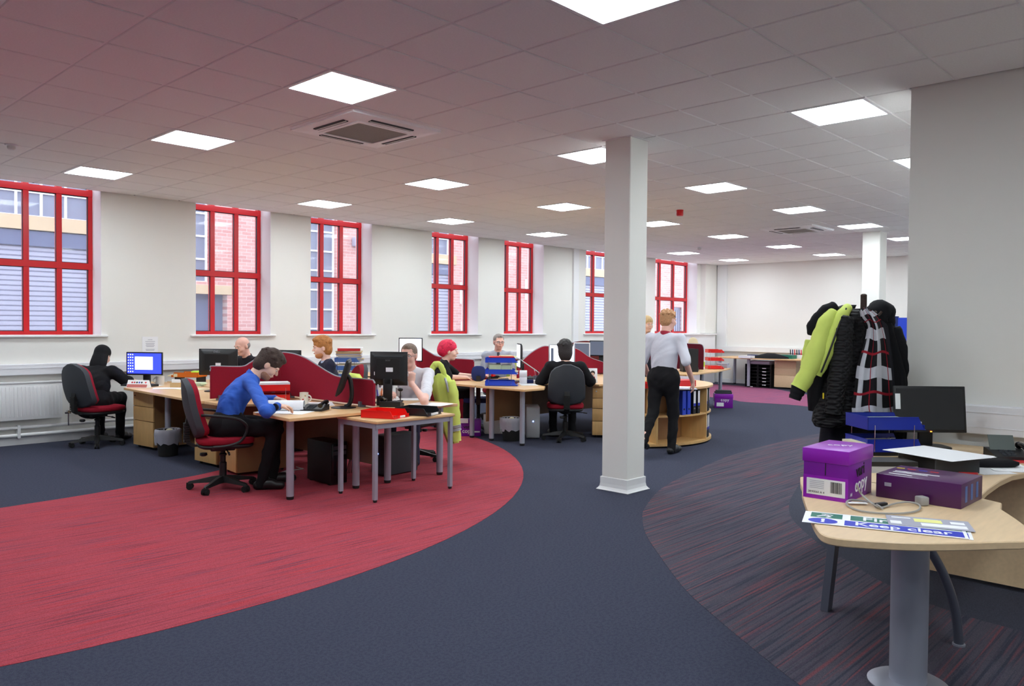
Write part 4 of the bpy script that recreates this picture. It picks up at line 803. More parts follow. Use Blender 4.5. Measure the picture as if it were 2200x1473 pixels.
# white shirt man's desk
mt, Mt = monitor('squarish black monitor seen from behind, hiding the face of the man in white', (4.86, 6.27), R_(40), .375, .335, zc=.34, thick=.045)
obj('vent_ridge', MB().box(-.0625, -.14, .115, -.052, .14, .124, Mt), 'charcoal', mt, False); text('acer', .03, 'logo_grey', Mt @ Matrix.Translation((-.0585, 0, .085)) @ Matrix(((0, 0, -1, 0), (-1, 0, 0, 0), (0, 1, 0, 0), (0, 0, 0, 1))), mt, 'brand_mark', .001)
obj('sticker', MB().box(-.0590, -.05, -.03, -.0565, .02, .012, Mt), 'sign_white', mt, False); obj('sticker', MB().box(-.0480, .09, -.065, -.045, .14, -.03, Mt).box(-.0480, .075, -.058, -.045, .09, -.04, Mt), 'sign_white', mt, False)
phone('dark desk phone below the squarish black monitor', at(842, 872, DZ).xy, R_(220), up=False)
t = thing('webcam', 'tiny black desk webcam stand beside the squarish monitor', 'webcam', (*at(860, 862, DZ).xy, DZ)); obj('base', MB().lathe([(0, 0), (.03, 0), (.03, .012), (0, .016)], 16), 'black', t); obj('stem', MB().cyl((0, 0, .012), (0, 0, .11), .005), 'black', t); obj('head', MB().sphere((0, 0, .12), (.028, .028, .02)), 'black', t)
sheets('paper_stack', 'white papers at the edge of the desk of the man in white', at(925, 868, DZ).xy, R_(20), 5, .25, .36)
sheets('paper_stack', 'grey and white papers behind the black letter tray', at(872, 858, DZ).xy, R_(50), 6, .21, .3)
obj('computer_mouse', MB().sphere((0, 0, .018), (.055, .032, .018), 14, 8), 'silver_plastic', None, True, (*at(845, 872, DZ).xy, DZ), .8, 'silver computer mouse in front of the squarish monitor', 'mouse')
for px_, py_, lb in ((822, 850, 'white mug behind the stem of the squarish monitor'), (858, 850, 'white paper cup under the right edge of the squarish monitor')): mug(lb, at(px_, py_, DZ).xy, 'ceramic', r=.04, h=.09)
t = thing('pen_pot', 'black pen pot with orange marker at the end of the divider', 'pen pot', (*at(816, 870, DZ).xy, DZ)); obj('pot', MB().lathe([(0, 0), (.032, 0), (.032, .09), (.028, .09), (.028, .01), (0, .01)], 16), 'black', t)
for a, c, hh in ((.2, 'tray_orange', .16), (1.6, 'plastic_white', .20), (3.0, 'ink_blue', .15)): obj('pen', MB().cyl((.01*math.cos(a), .01*math.sin(a), .01), (.03*math.cos(a), .03*math.sin(a), hh), .005), c, t)
obj('sticky_note', MB().box(-.04, -.04, 0, .04, .04, .006), 'green_glow', None, False, (*at(829, 873, DZ).xy, DZ), .4, 'lime green sticky notes under the squarish monitor', 'notes')
# stack of blue trays by the wall and its desk
desk('wooden desk against the window wall holding files in blue letter trays', [(6.30, 9.20), (7.12, 9.20), (7.12, 10.6), (6.30, 10.6)], [(6.4, 9.32), (7.0, 9.32), (6.4, 10.45), (7.0, 10.45)])
p = at(752, 812, DZ); t = tray_stack('three blue letter trays crammed with files, red binder on top', (p.x, p.y+.05), R_(-40), 3, 'tray_bluegrey', .115, w=.27, d=.36)
for k in range(3):
    for i in range(5): obj('document_stack', MB().box(-.15+random.uniform(-.01, .02), -.12, .012+k*.115+i*.016, .20+random.uniform(-.01, .03), .12, .026+k*.115+i*.016, rot(random.uniform(-.06, .06))), random.choice(['paper', 'card_buff', 'paper_cream', 'print_grey']), t, False)
for i in range(4): obj('document_stack', MB().box(-.16, -.12, .315+i*.02, .19, .13, .333+i*.02, rot(random.uniform(-.12, .12))), ['card_buff', 'print_grey', 'card_kraft', 'card_buff'][i], t, False)
obj('red_binder', MB().box(-.15, -.13, .396, .17, .12, .43, rot(.1)), 'ink_red', t, False); obj('top_papers', MB().box(-.13, -.12, .431, .20, .13, .445, rot(-.05)), 'paper', t, False)
# hi-vis jackets over chair backs
def draped_jacket(label, loc, rz, top=1.03, hem=.32, w=.5, hood=True):
    t = thing('hi_vis_jacket', label, 'jacket', (loc[0], loc[1], 0), rz, 'hi-vis jackets on chair backs'); P = []
    for i, (z, x, hw, th) in enumerate(((top+.02, 0, .16, .05), (top-.02, 0, .22, .075), (top-.12, -.01, .25, .09), (top-.3, -.02, .26, .095), (top-.5, -.03, .27, .10), (hem, -.03, .28, .10))):
        P.append([(x-.005+th*math.cos(a)*(1+.12*math.sin(5*a+i)), hw*w/.5*math.sin(a)*(1+.05*math.sin(7*a+i*2)), z+.015*math.sin(3*a+i)*(i > 3)) for a in [2*math.pi*k/36 for k in range(36)]])
    obj('jacket_body', MB().rings(P), 'hivis', t, ang=1.5)
    for s in (-1, 1):
        pts = smooth_poly([(-.02, s*.2, top-.06), (-.05, s*.28, top-.2), (-.07, s*.29, top-.42), (-.05, s*.27, hem-.02)], 5, False)
        obj('sleeve', MB().loft([(p, .07-.018*k/len(pts)+.006*math.sin(k*2)) for k, p in enumerate(pts)], 12), 'hivis', t)
        z = hem+.13; obj('reflective_band', MB().loft([((-.053, s*.276, z-.03), .066), ((-.055, s*.278, z+.03), .068)], 12), 'reflective', t)
    hd_ = smooth_poly([(-.04, -.12, top-.02), (-.06, -.10, top+.08), (-.06, 0, top+.13), (-.06, .10, top+.08), (-.04, .12, top-.02)], 5, False)
    if hood: obj('hood', MB().loft([(p, .035) for p in hd_], 10), 'hivis', t)
    return t
# ------------------------------------------------------------ middle cluster
desk('light wood desk with curved front where the person with short dark hair sits', [(7.06, 6.45), (7.42, 6.45), (7.66, 6.64), (7.84, 6.98), (8.32, 7.0), (8.42, 6.72), (8.46, 6.38), (10.3, 6.38), (10.3, 7.71), (8.38, 7.71), (8.38, 7.30), (7.06, 7.30)], [(7.25, 6.66), (7.28, 7.23), (8.2, 7.55), (10.1, 7.5)], [((8.45, 7.69), (10.2, 7.69), .2, .69, 'panel_dark')])
desk('light wood desk in front of the person with red hair', [(7.06, 7.325), (8.36, 7.325), (8.36, 8.02), (7.75, 8.05), (7.45, 8.14), (7.10, 8.14)], [(7.28, 7.6), (8.22, 7.9)], [((7.40, 7.45), (8.30, 7.45), .22, .69, 'ped_dark')])
desk('light wood desk of the grey haired man wearing a tie', [(8.39, 7.76), (10.3, 7.76), (10.3, 8.35), (9.1, 8.35), (8.7, 8.3), (8.39, 8.2)], [(8.5, 7.95), (10.1, 8.2)])
desk('light wood desk behind the red haired person near the window wall', [(6.90, 9.25), (7.96, 9.25), (7.96, 10.5), (7.2, 10.5)], [(7.1, 9.4), (7.85, 9.4), (7.8, 10.35)])
screen_panel('burgundy wavy divider behind the monitor of the short dark haired person', [(0, .96), (.02, .985), (.05, .995), (.15, 1.11), (.26, 1.19), (.34, 1.195), (.5, 1.195), (.66, 1.14), (.82, 1.0), (.97, .925), (1, .9)], (8.3, 7.735), (10.38, 7.735), z0=.745)
screen_panel('burgundy wavy divider behind the red haired person', [(0, .97), (.02, .995), (.3, 1.0), (.48, 1.02), (.58, 1.07), (.75, 1.175), (.9, 1.185), (.99, 1.18), (1, 1.16)], (8.0, 8.32), (8.0, 10.0), z0=.02, feet=False)
pedestal((8.58, 6.33), R_(38), 'wooden drawer pedestal beside the column, right of the dark haired person', w=.40, d=.5, drawers=(.19, .17, .14, .14))
t = tray_stack('three tier blue letter tray stuffed with papers at the front of the middle desks', (7.35, 7.12), R_(-48), 3, 'tray_blue', .148, w=.28, d=.42)
for k in range(3):
    obj('papers', MB().box(-.05, -.12, .010+k*.148, .20, .12, .028+k*.148, rot(random.uniform(-.08, .08))), 'paper', t, False); obj('maroon_booklet', MB().box(.03, -.10, .032+k*.148, .21, .11, .042+k*.148, rot(-.05)), 'fabric_maroon' if k != 1 else 'paper_cream', t, False)
obj('standing_document', MB().box(-.17, -.10, .155, -.02, .03, .275, rot(.1)).box(0, -.09, .155, .13, .05, .27, rot(-.08)), 'paper_green', t, False)
obj('red_folder', MB().box(-.17, -.13, .365, .15, .13, .378, rot(.1)), 'tray_red', t, False); obj('buff_folder', MB().box(-.02, -.1, .379, .14, .12, .388, rot(.2)), 'card_buff', t, False)
bin_('dark waste bin with clear liner between the middle desk legs', (7.47, 7.06), .29, .13)
pc_tower('silver and black computer tower under the middle desks', (7.95, 7.12), R_(225), 'silver_plastic', .18, .42, .42)
# copier paper carton
def vari(t, Mx, s=1.):
    text('vari', .075*s, 'ink_black', Mx @ Matrix.Translation((0, .028*s, 0)), t, 'lettering', .0006, .0015); text('copy', .085*s, 'ink_white', Mx @ Matrix.Translation((.005, -.035*s, 0)), t, 'lettering', .0006, .001)
FACE = Matrix(((1, 0, 0, 0), (0, 0, -1, 0), (0, 1, 0, 0), (0, 0, 0, 1)))     # text plane looking towards -Y
t = carton('open purple copier paper carton on the floor under the middle desk', (7.42, 7.80), R_(-42), .31, .23, .22, open_=True); vari(t, Matrix.Translation((-.03, -.1165, .10)) @ FACE, .9); obj('white_strip', MB().box(.06, -.117, .05, .14, -.1155, .07), 'ink_white', t, False); obj('flap', MB().box(-.16, -.118, .21, -.02, -.10, .27, rot(0, rx=.2)), 'paper', t, False)
obj('storage_carton', MB().box(-.16, -.12, 0, .16, .12, .25, b=.004), 'plastic_offwhite', None, True, (7.85, 7.72, .0023), R_(-40), 'plain white carton under the middle desk behind the bin', 'box')
# monitors of the middle cluster
mt, Mt = monitor('silver framed monitor showing a document in front of the short dark haired person', atd(1207, 766, 10.9).xy, R_(222), .365, .33, zc=.36, scr='screen_pale', frame='silver_plastic', thick=.03)
obj('document_view', MB().box(.0016, -.10, -.14, .003, .12, .10, Mt), 'screen_white', mt, False); obj('side_bar', MB().box(.0016, -.15, -.14, .003, -.115, .11, Mt), 'screen_grey', mt, False)
mt, Mt = monitor('monitor seen edge on, turned to the red haired person', atd(1114, 768, 10.9).xy, R_(140), .40, .34, zc=.36, frame='black', scr='screen_pale', thick=.03)
mt, Mt = monitor('black monitor seen edge on behind the red haired person', atd(963, 752, 12.2).xy, R_(-40), .42, .30, zc=.32, frame='black', thick=.03)
mt, Mt = monitor('monitor with white page behind the head of the man in white', atd(882, 768, 11.9).xy, R_(225), .36, .36, zc=.40, scr='screen_white', thick=.03)
mt, Mt = monitor('white framed dark monitor behind the wavy divider', atd(1250, 755, 12.9).xy, R_(215), .27, .26, zc=.36, scr='screen_grey', frame='plastic_white', z=DZ+.02)
mt, Mt = monitor('black monitor partly behind the column', atd(1291, 748, 14.2).xy, R_(205), .42, .28, zc=.38, scr='screen_grey')
# things on the middle desks
p = at(1272, 822, DZ); t = thing('photo_frame', 'white framed portrait of a child beside the column', 'photo frame', (p.x, p.y, DZ), R_(228)); Mp = rot(0, (0, 0, 0), ry=-.15)
obj('frame', MB().box(-.006, -.075, 0, .006, .075, .20, Mp, b=.003), 'plastic_white', t); obj('picture', MB().box(.005, -.055, .02, .0075, .055, .18, Mp), 'paper', t, False)
obj('portrait_hair', MB().cyl(Mp @ Vector((.0075, .01, .135)), Mp @ Vector((.009, .01, .135)), .032, n=16), 'hair_brown', t, False); obj('portrait_face', MB().cyl(Mp @ Vector((.009, .008, .115)), Mp @ Vector((.010, .008, .115)), .025, n=16), 'skin', t, False); obj('portrait_top', MB().box(.0075, -.04, .03, .009, .04, .085, Mp), 'ink_red', t, False); obj('strut', MB().box(-.07, -.01, 0, -.002, .01, .10), 'plastic_white', t, False)
t = thing('roll_holder', 'white roll paper holder beside the edge on monitor', 'dispenser', (*at(1124, 824, DZ).xy, DZ), R_(40)); obj('body', MB().cyl((0, -.05, .13), (0, .05, .13), .05, n=18), 'plastic_white', t); obj('stand', MB().box(-.04, -.05, 0, .04, .05, .09, b=.01), 'plastic_white', t)
obj('binder', MB().box(-.11, -.15, 0, .11, .15, .03), 'black', None, False, (*at(1142, 819, DZ).xy, DZ), R_(-30), 'lower of two black binders lying beside the white roll holder', 'binder'); obj('binder', MB().box(-.10, -.14, 0, .11, .15, .03), 'charcoal', None, False, (*at(1142, 819, DZ).xy, DZ+.0305), R_(-24), 'upper of two black binders lying beside the white roll holder', 'binder')
t = thing('pen_pot', 'wire pen pot with pens left of the dark haired person', 'pen pot', (*at(1152, 822, DZ).xy, DZ)); obj('pot', MB().lathe([(0, 0), (.04, 0), (.04, .10), (.036, .10), (.036, .01), (0, .01)], 16), 'steel_dark', t)
for a, c, hh in ((.2, 'ink_blue', .17), (1.6, 'plastic_white', .19), (3.0, 'ink_red', .16), (4.4, 'black', .18)): obj('pen', MB().cyl((.01*math.cos(a), .01*math.sin(a), .01), (.035*math.cos(a), .035*math.sin(a), hh), .005), c, t)
sheets('paper_stack', 'white papers at the corner of the middle desk', at(1135, 826, DZ).xy, R_(-40), 4)
t = thing('desk_organiser', 'small navy and clear desk organiser on the middle desk', 'organiser', (*at(1140, 823, DZ).xy, DZ+.003), R_(-40)); obj('box', MB().box(-.08, -.05, 0, .03, .05, .045), 'fabric_navy', t, False); obj('card_block', MB().box(.035, -.04, 0, .09, .04, .04), 'paper', t, False)
keyboard('black keyboard under the hands of the red haired person', at(1082, 818, DZ).xy, R_(-45))
obj('office_stapler', MB().box(-.07, -.015, 0, .07, .015, .02).box(-.07, -.014, .025, .06, .014, .045, rot(0, ry=-.08)), 'tray_red', None, False, (*at(1060, 808, DZ).xy, DZ), .5, 'red stapler behind the blue letter trays', 'stapler')
t = thing('task_lamp', 'slim silver task lamp arm beside the edge on monitor', 'lamp', (*at(1156, 823, DZ).xy, DZ)); a = atd(1158, 800, 10.5)-Vector(t.location); b = atd(1118, 772, 10.5)-Vector(t.location); obj('base', MB().lathe([(0, 0), (.05, 0), (.05, .012), (0, .02)], 16), 'steel_dark', t); obj('arm', MB().tube([(0, 0, .015), tuple(a), tuple(b)], .006, 8), 'silver_plastic', t); obj('lamp_head', MB().loft([(tuple(b), .012), (tuple(b+Vector((-.05, .05, .01))), .03)], 10), 'silver_plastic', t)
# chairs
chair((3.38, 6.78), R_(-20), 'red and charcoal office chair with loop arms under the man in blue', True)
chair((8.02, 6.60), R_(43), 'dark backed office chair seen from behind, short dark haired person seated')
chair((5.60, 6.78), R_(200), 'red office chair of the man in white, mostly hidden by the jacket')
chair((5.50, 8.10), R_(160), 'red office chair of the ginger haired man')
chair((5.45, 9.95), R_(185), 'red office chair of the bald man')
chair((7.40, 8.52), R_(-48), 'red office chair under the red haired person')
chair((9.05, 8.86), R_(232), 'red office chair of the grey haired man with a tie')
p = atd(1028, 800, 11.0); t = thing('visitor_chair', 'chair with rounded navy blue backrest behind the blue trays', 'chair', (p.x+.12, p.y+.12, 0), R_(45))
obj('backrest', MB().prism(smooth_poly([(-.065, -.095), (.065, -.095), (.10, 0), (.065, .095), (-.065, .095), (-.10, 0)], 5), -.03, .03, rot(0, (-.17, 0, .83)) @ Matrix(((0, 0, 1, 0), (1, 0, 0, 0), (0, 1, 0, 0), (0, 0, 0, 1))), b=.012), 'fabric_navy', t, ang=1.); obj('seat', MB().prism(rrect(.42, .42, .08), .42, .48, b=.015), 'fabric_navy', t); obj('back_bar', MB().box(-.24, -.03, .40, -.20, .03, .80), 'black', t)
obj('post', MB().cyl((0, 0, .08), (0, 0, .42), .025), 'black', t)
for k in range(5): a = 2*math.pi*k/5; obj('base_leg', MB().loft([((0, 0, .09), .025), ((.27*math.cos(a), .27*math.sin(a), .025), .022)], 8), 'black', t)
draped_jacket('yellow hi-vis jacket over the chair of the ginger haired man', (5.66, 7.98), R_(160), top=.88, hem=.45, w=.5, hood=False)
draped_jacket('yellow hi-vis jacket over the chair of the man with a tie', (9.32, 8.86), R_(232), top=.98, hem=.5, w=.46, hood=False)
# ------------------------------------------------------------ curved bookcase
bc = Vector((8.95, 6.33)); t = thing('curved_bookcase', 'curved light wood bookcase with files at the end of the middle desks', 'bookcase', (bc.x, bc.y, .0023)); RB = 1.18; A0, A1 = R_(231), R_(360)
def arc(r, n=28, a0=A0, a1=A1): return [(r*math.cos(a0+(a1-a0)*k/n), r*math.sin(a0+(a1-a0)*k/n)) for k in range(n+1)]
def slab(r0, r1, z0, z1, nm, mt_, a0=A0, a1=A1, n=28): return obj(nm, MB().prism(arc(r1, n, a0, a1)+arc(r0, n, a0, a1)[::-1], z0, z1), mt_, t, ang=.3)
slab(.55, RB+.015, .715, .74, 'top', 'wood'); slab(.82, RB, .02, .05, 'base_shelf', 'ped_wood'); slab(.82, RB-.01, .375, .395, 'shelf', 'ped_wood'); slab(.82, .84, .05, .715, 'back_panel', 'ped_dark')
for a in (236, 281, 318, 348): ar = R_(a); d = Vector((math.cos(ar), math.sin(ar), 0)); n = Vector((-d.y, d.x, 0))*.011; obj('divider', MB().rings([[tuple(d*r0+n*s+Vector((0, 0, z))) for r0, s in ((.84, -1), (RB-.005, -1), (RB-.005, 1), (.84, 1))] for z in (.05, .715)]), 'ped_wood', t, False)
def bfile(a, lab, z, spine, white=None, w=.062):
    ar = R_(a); r = RB-.03; lever_file(lab, (bc.x+r*math.cos(ar), bc.y+r*math.sin(ar)), ar+math.pi, z+.0023, spine, .30, w, .24, white)
for i, (a, sp, wh, lb) in enumerate(((256.4, 'tray_blue', None, 'left of the two blue lever arch files in the curved bookcase'), (260.8, 'tray_blue', None, 'right of the two blue lever arch files in the curved bookcase'), (266.5, 'black', 1, 'black lever arch file with white label next to the blue files'), (271.5, 'black', 1, 'black lever arch file with white label next to the bookcase divider'), (285.5, 'black', 1, 'black and white file just right of the bookcase divider, upper shelf'), (290.5, 'black', None, 'plain black file at the right of the upper shelf'), (295.5, 'black', 1, 'rightmost black and white file on the upper shelf'))): bfile(a, lb, .395, sp, wh)
for a, lb in ((285.5, 'left white labelled file on the lower shelf of the curved bookcase'), (290, 'middle white labelled file on the lower shelf of the curved bookcase'), (294.5, 'right white labelled file on the lower shelf of the curved bookcase')): bfile(a, lb, .05, 'black', 1)
ZB = .7425
p = at(1490, 828, ZB); lever_file('red lever arch file lying on the curved bookcase top', (p.x-.2, p.y+.02), R_(48), ZB, 'ink_red', .31, .075, .28, None, None, True)
sheets('paper_stack', 'white papers under the hand of the walking man', at(1455, 831, ZB).xy, .3, 6, z=ZB); sheets('folder', 'grey folder on the curved bookcase top', at(1468, 835, ZB).xy, .6, 8, .24, .32, 'print_grey', z=ZB, cat='folder')
obj('pencil_tray', MB().box(-.09, -.06, 0, .09, .06, .004).box(-.09, -.06, 0, -.086, .06, .06).box(.086, -.06, 0, .09, .06, .06).box(-.09, -.06, 0, .09, -.056, .06).box(-.09, .056, 0, .09, .06, .06), 'skin', None, False, (9.05, 5.72, ZB), .5, 'pinkish desk tray behind the hand of the walking man', 'tray')
t = thing('letter_tray', 'red letter tray between the column and the walking man', 'letter tray', (*at(1388, 832, ZB).xy, ZB), R_(-30)); tray('tray_red', t)
# ------------------------------------------------------------ far desk with maroon divider
desk('far desk with red letter trays and a maroon divider', [(11.3, 6.75), (12.7, 6.95), (13.82, 7.3), (13.75, 8.4), (11.3, 8.2)], [(13.65, 7.42), (12.4, 7.1), (12.9, 7.6), (11.6, 7.9)], [((11.5, 8.0), (13.5, 8.25), .2, .69, 'black')])
screen_panel('maroon divider with rounded corner on the far desk', [(0, 1.0), (.25, 1.16), (.45, 1.20), (.85, 1.20), (.95, 1.19), (.985, 1.15), (1, 1.08)], (12.35, 8.0), (12.56, 7.16), mat='fabric_maroon', z0=.745)
screen_panel('brown red wavy divider far behind the dark haired person', [(0, 1.1), (.1, 1.2), (.4, 1.23), (.6, 1.2), (.8, 1.08), (1, .98)], (11.0, 9.0), (12.2, 9.0), mat='fabric_brown', z0=.02, feet=False)
t = thing('file_rack', 'black vertical file rack on the far desk', 'rack', (*at(1480, 798, DZ).xy, DZ), R_(45)); obj('back', MB().box(-.13, .12, 0, .13, .13, .40), 'black', t, False); obj('base', MB().box(-.13, -.13, 0, .13, .13, .012), 'black', t, False)
for s in (-.13, .12): obj('side', MB().box(s, -.13, 0, s+.01, .13, .40), 'black', t, False)
for k in range(5): obj('shelf', MB().box(-.12, -.125, .07+k*.07, .12, .12, .076+k*.07), 'black', t, False); obj('papers', MB().box(-.10, -.13, .078+k*.07, .08, .1, .09+k*.07), ['paper', 'plastic_offwhite'][k % 2], t, False)
t = thing('glue_bottle', 'white bottle with yellow cap on the far desk', 'bottle', (*at(1508, 793, DZ).xy, DZ)); obj('bottle', MB().lathe([(0, 0), (.05, 0), (.05, .15), (.03, .19), (0, .19)], 16), 'plastic_white', t); obj('cap', MB().lathe([(0, .188), (.02, .188), (.008, .25), (0, .25)], 12), 'ink_yellow', t); obj('bottle_label', MB().lathe([(.0505, .05), (.0515, .06), (.0515, .13), (.0505, .14)], 16), 'green_glow', t)
p = at(1535, 792, DZ); t = tray_stack('red three tier letter tray on the far desk', (p.x, p.y), R_(-46), 3, 'tray_red', .15, w=.26, d=.30)
for k in range(2): obj('papers', MB().box(-.12, -.1, .01+k*.15, .12, .1, .06+k*.15), 'paper', t, False)
obj('tray_file', MB().box(-.14, -.11, 0, .14, .11, .05).box(-.12, -.1, .05, .1, .1, .09), 'print_grey', None, False, (*at(1553, 790, DZ).xy, DZ), .3, 'grey document box beside the red three tier tray', 'box')
t = thing('shoulder_bag', 'cream rounded bag standing behind the maroon divider', 'bag', (*at(1490, 752, 1.2).xy, DZ), R_(-40)); p = atd(1489, 733, 15.0); t.location = (p.x, p.y, DZ); obj('bag_body', MB().rings([[(.11*s*math.cos(a), .07*s*math.sin(a), z) for a in [2*math.pi*k/20 for k in range(20)]] for s, z in ((.9, 0), (1, .1), (1.05, .3), (.95, .46), (.7, .54), (.3, .58))]), 'card_buff', t, ang=1.2)
t = carton('purple copier paper carton on the floor by the far desk', (13.45, 7.25), R_(-55), .33, .24, .26); obj('white_label', MB().box(-.166, -.05, .03, -.164, .09, .11), 'paper', t, False); obj('white_label', MB().box(-.13, -.1225, .03, .0, -.121, .10), 'paper', t, False); text('copy', .08, 'ink_white', Matrix.Translation((.02, -.122, .15)) @ FACE, t)
obj('carton_tray', MB().box(-.15, -.1, 0, .15, .1, .03).box(-.13, -.09, .03, .14, .09, .06), 'charcoal', None, False, (13.45, 7.25, .266), R_(-55), 'grey trays stacked on the purple carton by the far desk', 'tray')
# ------------------------------------------------------------ table at the far wall
desk('long desk standing against the far wall', [(18.35, 7.4), (19.5, 7.4), (19.5, 10.25), (18.35, 10.25)], [(18.55, 10.1), (19.35, 10.1), (18.55, 9.3), (18.55, 7.6)], z=.74, legr=.04)
pedestal((18.70, 8.42), 0, 'pale wooden drawer pedestal under the desk at the far wall', w=.55, d=.6, mat='wood_pale')
for k, (y, lb) in enumerate(((9.10, 'black document sorter under the far desk, left half'), (8.88+.0, 'black document sorter with white tabs under the far desk, right half'))):
    y = (9.27, 8.92)[k]; t = thing('document_sorter', lb, 'sorter', (18.62, y, .0023), 0)
    bx = MB(); 
    for s in (-.165, .155): obj('side', MB().box(0, s, 0, .35, s+.01, .58), 'black', t, False)
    obj('back', MB().box(.34, -.155, 0, .35, .155, .58), 'black', t, False)
    for i in range(8): obj('shelf', MB().box(0, -.155, i*.0815, .34, .155, i*.0815+.008), 'black', t, False)
    if k:
        for i in range(6): obj('tab', MB().box(-.006, -.05, .06+i*.083, .0, .05, .075+i*.083), 'paper', t, False)
    else: obj('tab', MB().box(-.006, -.05, .0, .0, .05, .02), 'paper', t, False)
obj('scanner', MB().box(-.2, -.3, 0, .2, .3, .08, b=.01), 'print_grey', None, True, (18.82, 9.09, .585), 0, 'flat grey scanner on top of the document sorters', 'scanner')
for px_, py_, sz, m_, lb in ((1617, 768, (.12, .14, .07), 'fabric_navy', 'navy and white box at the left of the far wall desk'), (1600, 769, (.12, .16, .06), 'plastic_white', 'white box at the left of the far wall desk'), (1682, 770, (.14, .25, .09), 'hivis_dark', 'pile of green folders on the far wall desk')):
    p = at(px_, py_, .74); obj('desk_box', MB().box(-sz[0], -sz[1], 0, sz[0], sz[1], sz[2]), m_ if m_ != 'hivis_dark' else 'ink_green', None, False, (p.x+.1, p.y, .7405), 0, lb, 'box')
p = at(1650, 770, .74); obj('folded_coat', MB().rings([[(.2*s*math.cos(a), .42*s*math.sin(a)*(1+.1*math.sin(4*a)), z) for a in [2*math.pi*k/24 for k in range(24)]] for s, z in ((1, 0), (.95, .04), (.6, .09), (.2, .13))]), 'cloth_black', None, True, (p.x+.15, p.y, .7405), .1, 'black garment lying on the far wall desk', 'coat', ang=1.3)
p = at(1708, 770, .74); t = thing('pen_rack', 'clear holder full of markers at the right of the far wall desk', 'pen holder', (p.x+.1, p.y, .7405)); obj('holder', MB().box(-.06, -.2, 0, .06, .2, .09), 'plastic_white', t, False)
for k in range(7): obj('marker', MB().cyl((0, -.17+k*.055, .05), (.01, -.17+k*.055+.01, .22), .014, n=8), ['ink_black', 'ink_red', 'fabric_navy'][k % 3], t)
# blue partition with red circle beyond the coats
p0 = atx(1924, 684, 12.); p1 = atx(1962, 684, 12.); t = thing('blue_partition', 'blue partition panel with a red disc behind the coats', 'partition', (12., min(p0.y, p1.y)-.4, 0)); wd = abs(p0.y-p1.y)+.4
obj('panel', MB().box(0, 0, .3, .04, wd, 1.66), 'tray_blue', t, False); obj('frame', MB().box(-.01, wd-.03, 0, .05, wd+.01, 1.68), 'fabric_navy', t, False); q = atx(1952, 748, 12.); obj('red_disc', MB().cyl((-.012, q.y-t.location.y, q.z), (0, q.y-t.location.y, q.z), .11, n=24), 'tray_red', t, False); obj('foot', MB().box(-.2, 0, 0, .24, .04, .3).box(-.2, wd-.05, 0, .24, wd, .05), 'steel_dark', t, False)
# ------------------------------------------------------------ right foreground desk
d1 = [(3.40, .60), (3.32, .664), (3.18, .78), (3.061, .90), (2.973, 1.03), (2.935, 1.11), (2.95, 1.17), (3.03, 1.228), (3.204, 1.324), (3.485, 1.468), (3.74, 1.586), (4.11, 1.68), (4.11, .90), (3.924, .788), (3.679, .659), (3.50, .595)]
t = thing('meeting_table', 'pointed oval pale wood table end on a thick silver post in the foreground', 'table', (3.55, 1.06, 0)); L = [(x-3.55, y-1.06) for x, y in d1]
obj('table_top', MB().prism(smooth_poly(L, 3), .694, .725, b=.004), 'wood_pale', t, ang=.5)
obj('post', MB().cyl((0, -.02, .01), (0, -.02, .694), .073, n=32), 'steel', t); obj('post_base', MB().lathe([(0, .0025), (.155, .0025), (.158, .010), (.145, .018), (.08, .022), (0, .022)], 40, (0, -.02, 0)), 'steel', t)
t = thing('office_desk', 'pale wood wave desk by the right wall with a solid wood panel', 'desk', (4.12, .915, 0)); L = [(x-4.12, y-.915) for x, y in [(4.12, .915), (4.35, .933), (4.66, .942), (4.89, .932), (5.15, .86), (5.5, .6), (5.94, .2), (5.94, 1.80), (5.0, 1.80), (4.4, 1.72), (4.12, 1.69)]]
obj('desk_top', MB().prism(L, .694, .725, b=.004), 'wood_pale', t, ang=.5); obj('modesty_panel', MB().box(1.12, -.9, .03, 1.14, .55, .694), 'wood_pale', t, False)
lp = [atd(*q, 3.74)-Vector(t.location) for q in ((1905, 1064), (1960, 1122), (1998, 1180), (2030, 1240), (2052, 1310), (2060, 1374))]; lp[-1].z = .012
lg = obj('curved_leg', MB().loft([(p, .021) for p in smooth_poly([tuple(p) for p in lp], 5, False)], 14), 'steel_dark', t); obj('foot_plate', MB().lathe([(0, .0025), (.028, .0025), (.028, .012), (0, .012)], 20, (lp[-1].x, lp[-1].y, 0)), 'steel', lg)
a = Vector((4.18, 1.635, .004)); b = Vector((4.26, 1.60, .694)); o = Vector(t.location); rg = [[tuple(p-o+Vector((dx, dy, 0))) for dx, dy in ((-.03, -.02), (.03, -.02), (.03, .02), (-.03, .02))] for p in (a, a.lerp(b, .5), b)]
obj('leg', MB().rings(rg), 'steel_dark', t, False)
# purple box with printed faces
BX, BY = 3.715, 1.408; t = thing('paper_carton', 'bright purple copier paper carton with lid and barcode label on the near table', 'box', (BX, BY, DZ+.0005), R_(1.5)); sx, sy, sz = .318, .20, .228
obj('carton', MB().box(-sx/2, -sy/2, 0, sx/2, sy/2, sz-.006, b=.002), 'purple_dark', t); obj('lid', MB().box(-sx/2-.005, -sy/2-.005, sz-.062, sx/2+.005, sy/2+.005, sz, b=.003), 'purple', t)
obj('tape_seam', MB().box(-sx/2-.0012, -.002, .11, -sx/2, .002, sz-.06), 'ink_black', t, False); obj('lower_band', MB().box(-sx/2-.001, -sy/2, .0, -sx/2, sy/2, .105), 'purple', t, False)
LF = Matrix(((0, 0, -1, 0), (-1, 0, 0, 0), (0, 1, 0, 0), (0, 0, 0, 1)))     # plane looking towards -X, text runs towards -Y
lab = obj('barcode_label', MB().box(-sx/2-.0022, -sy/2+.012, .018, -sx/2-.001, sy/2-.016, .092), 'paper', t, False)
y = -.055+.028
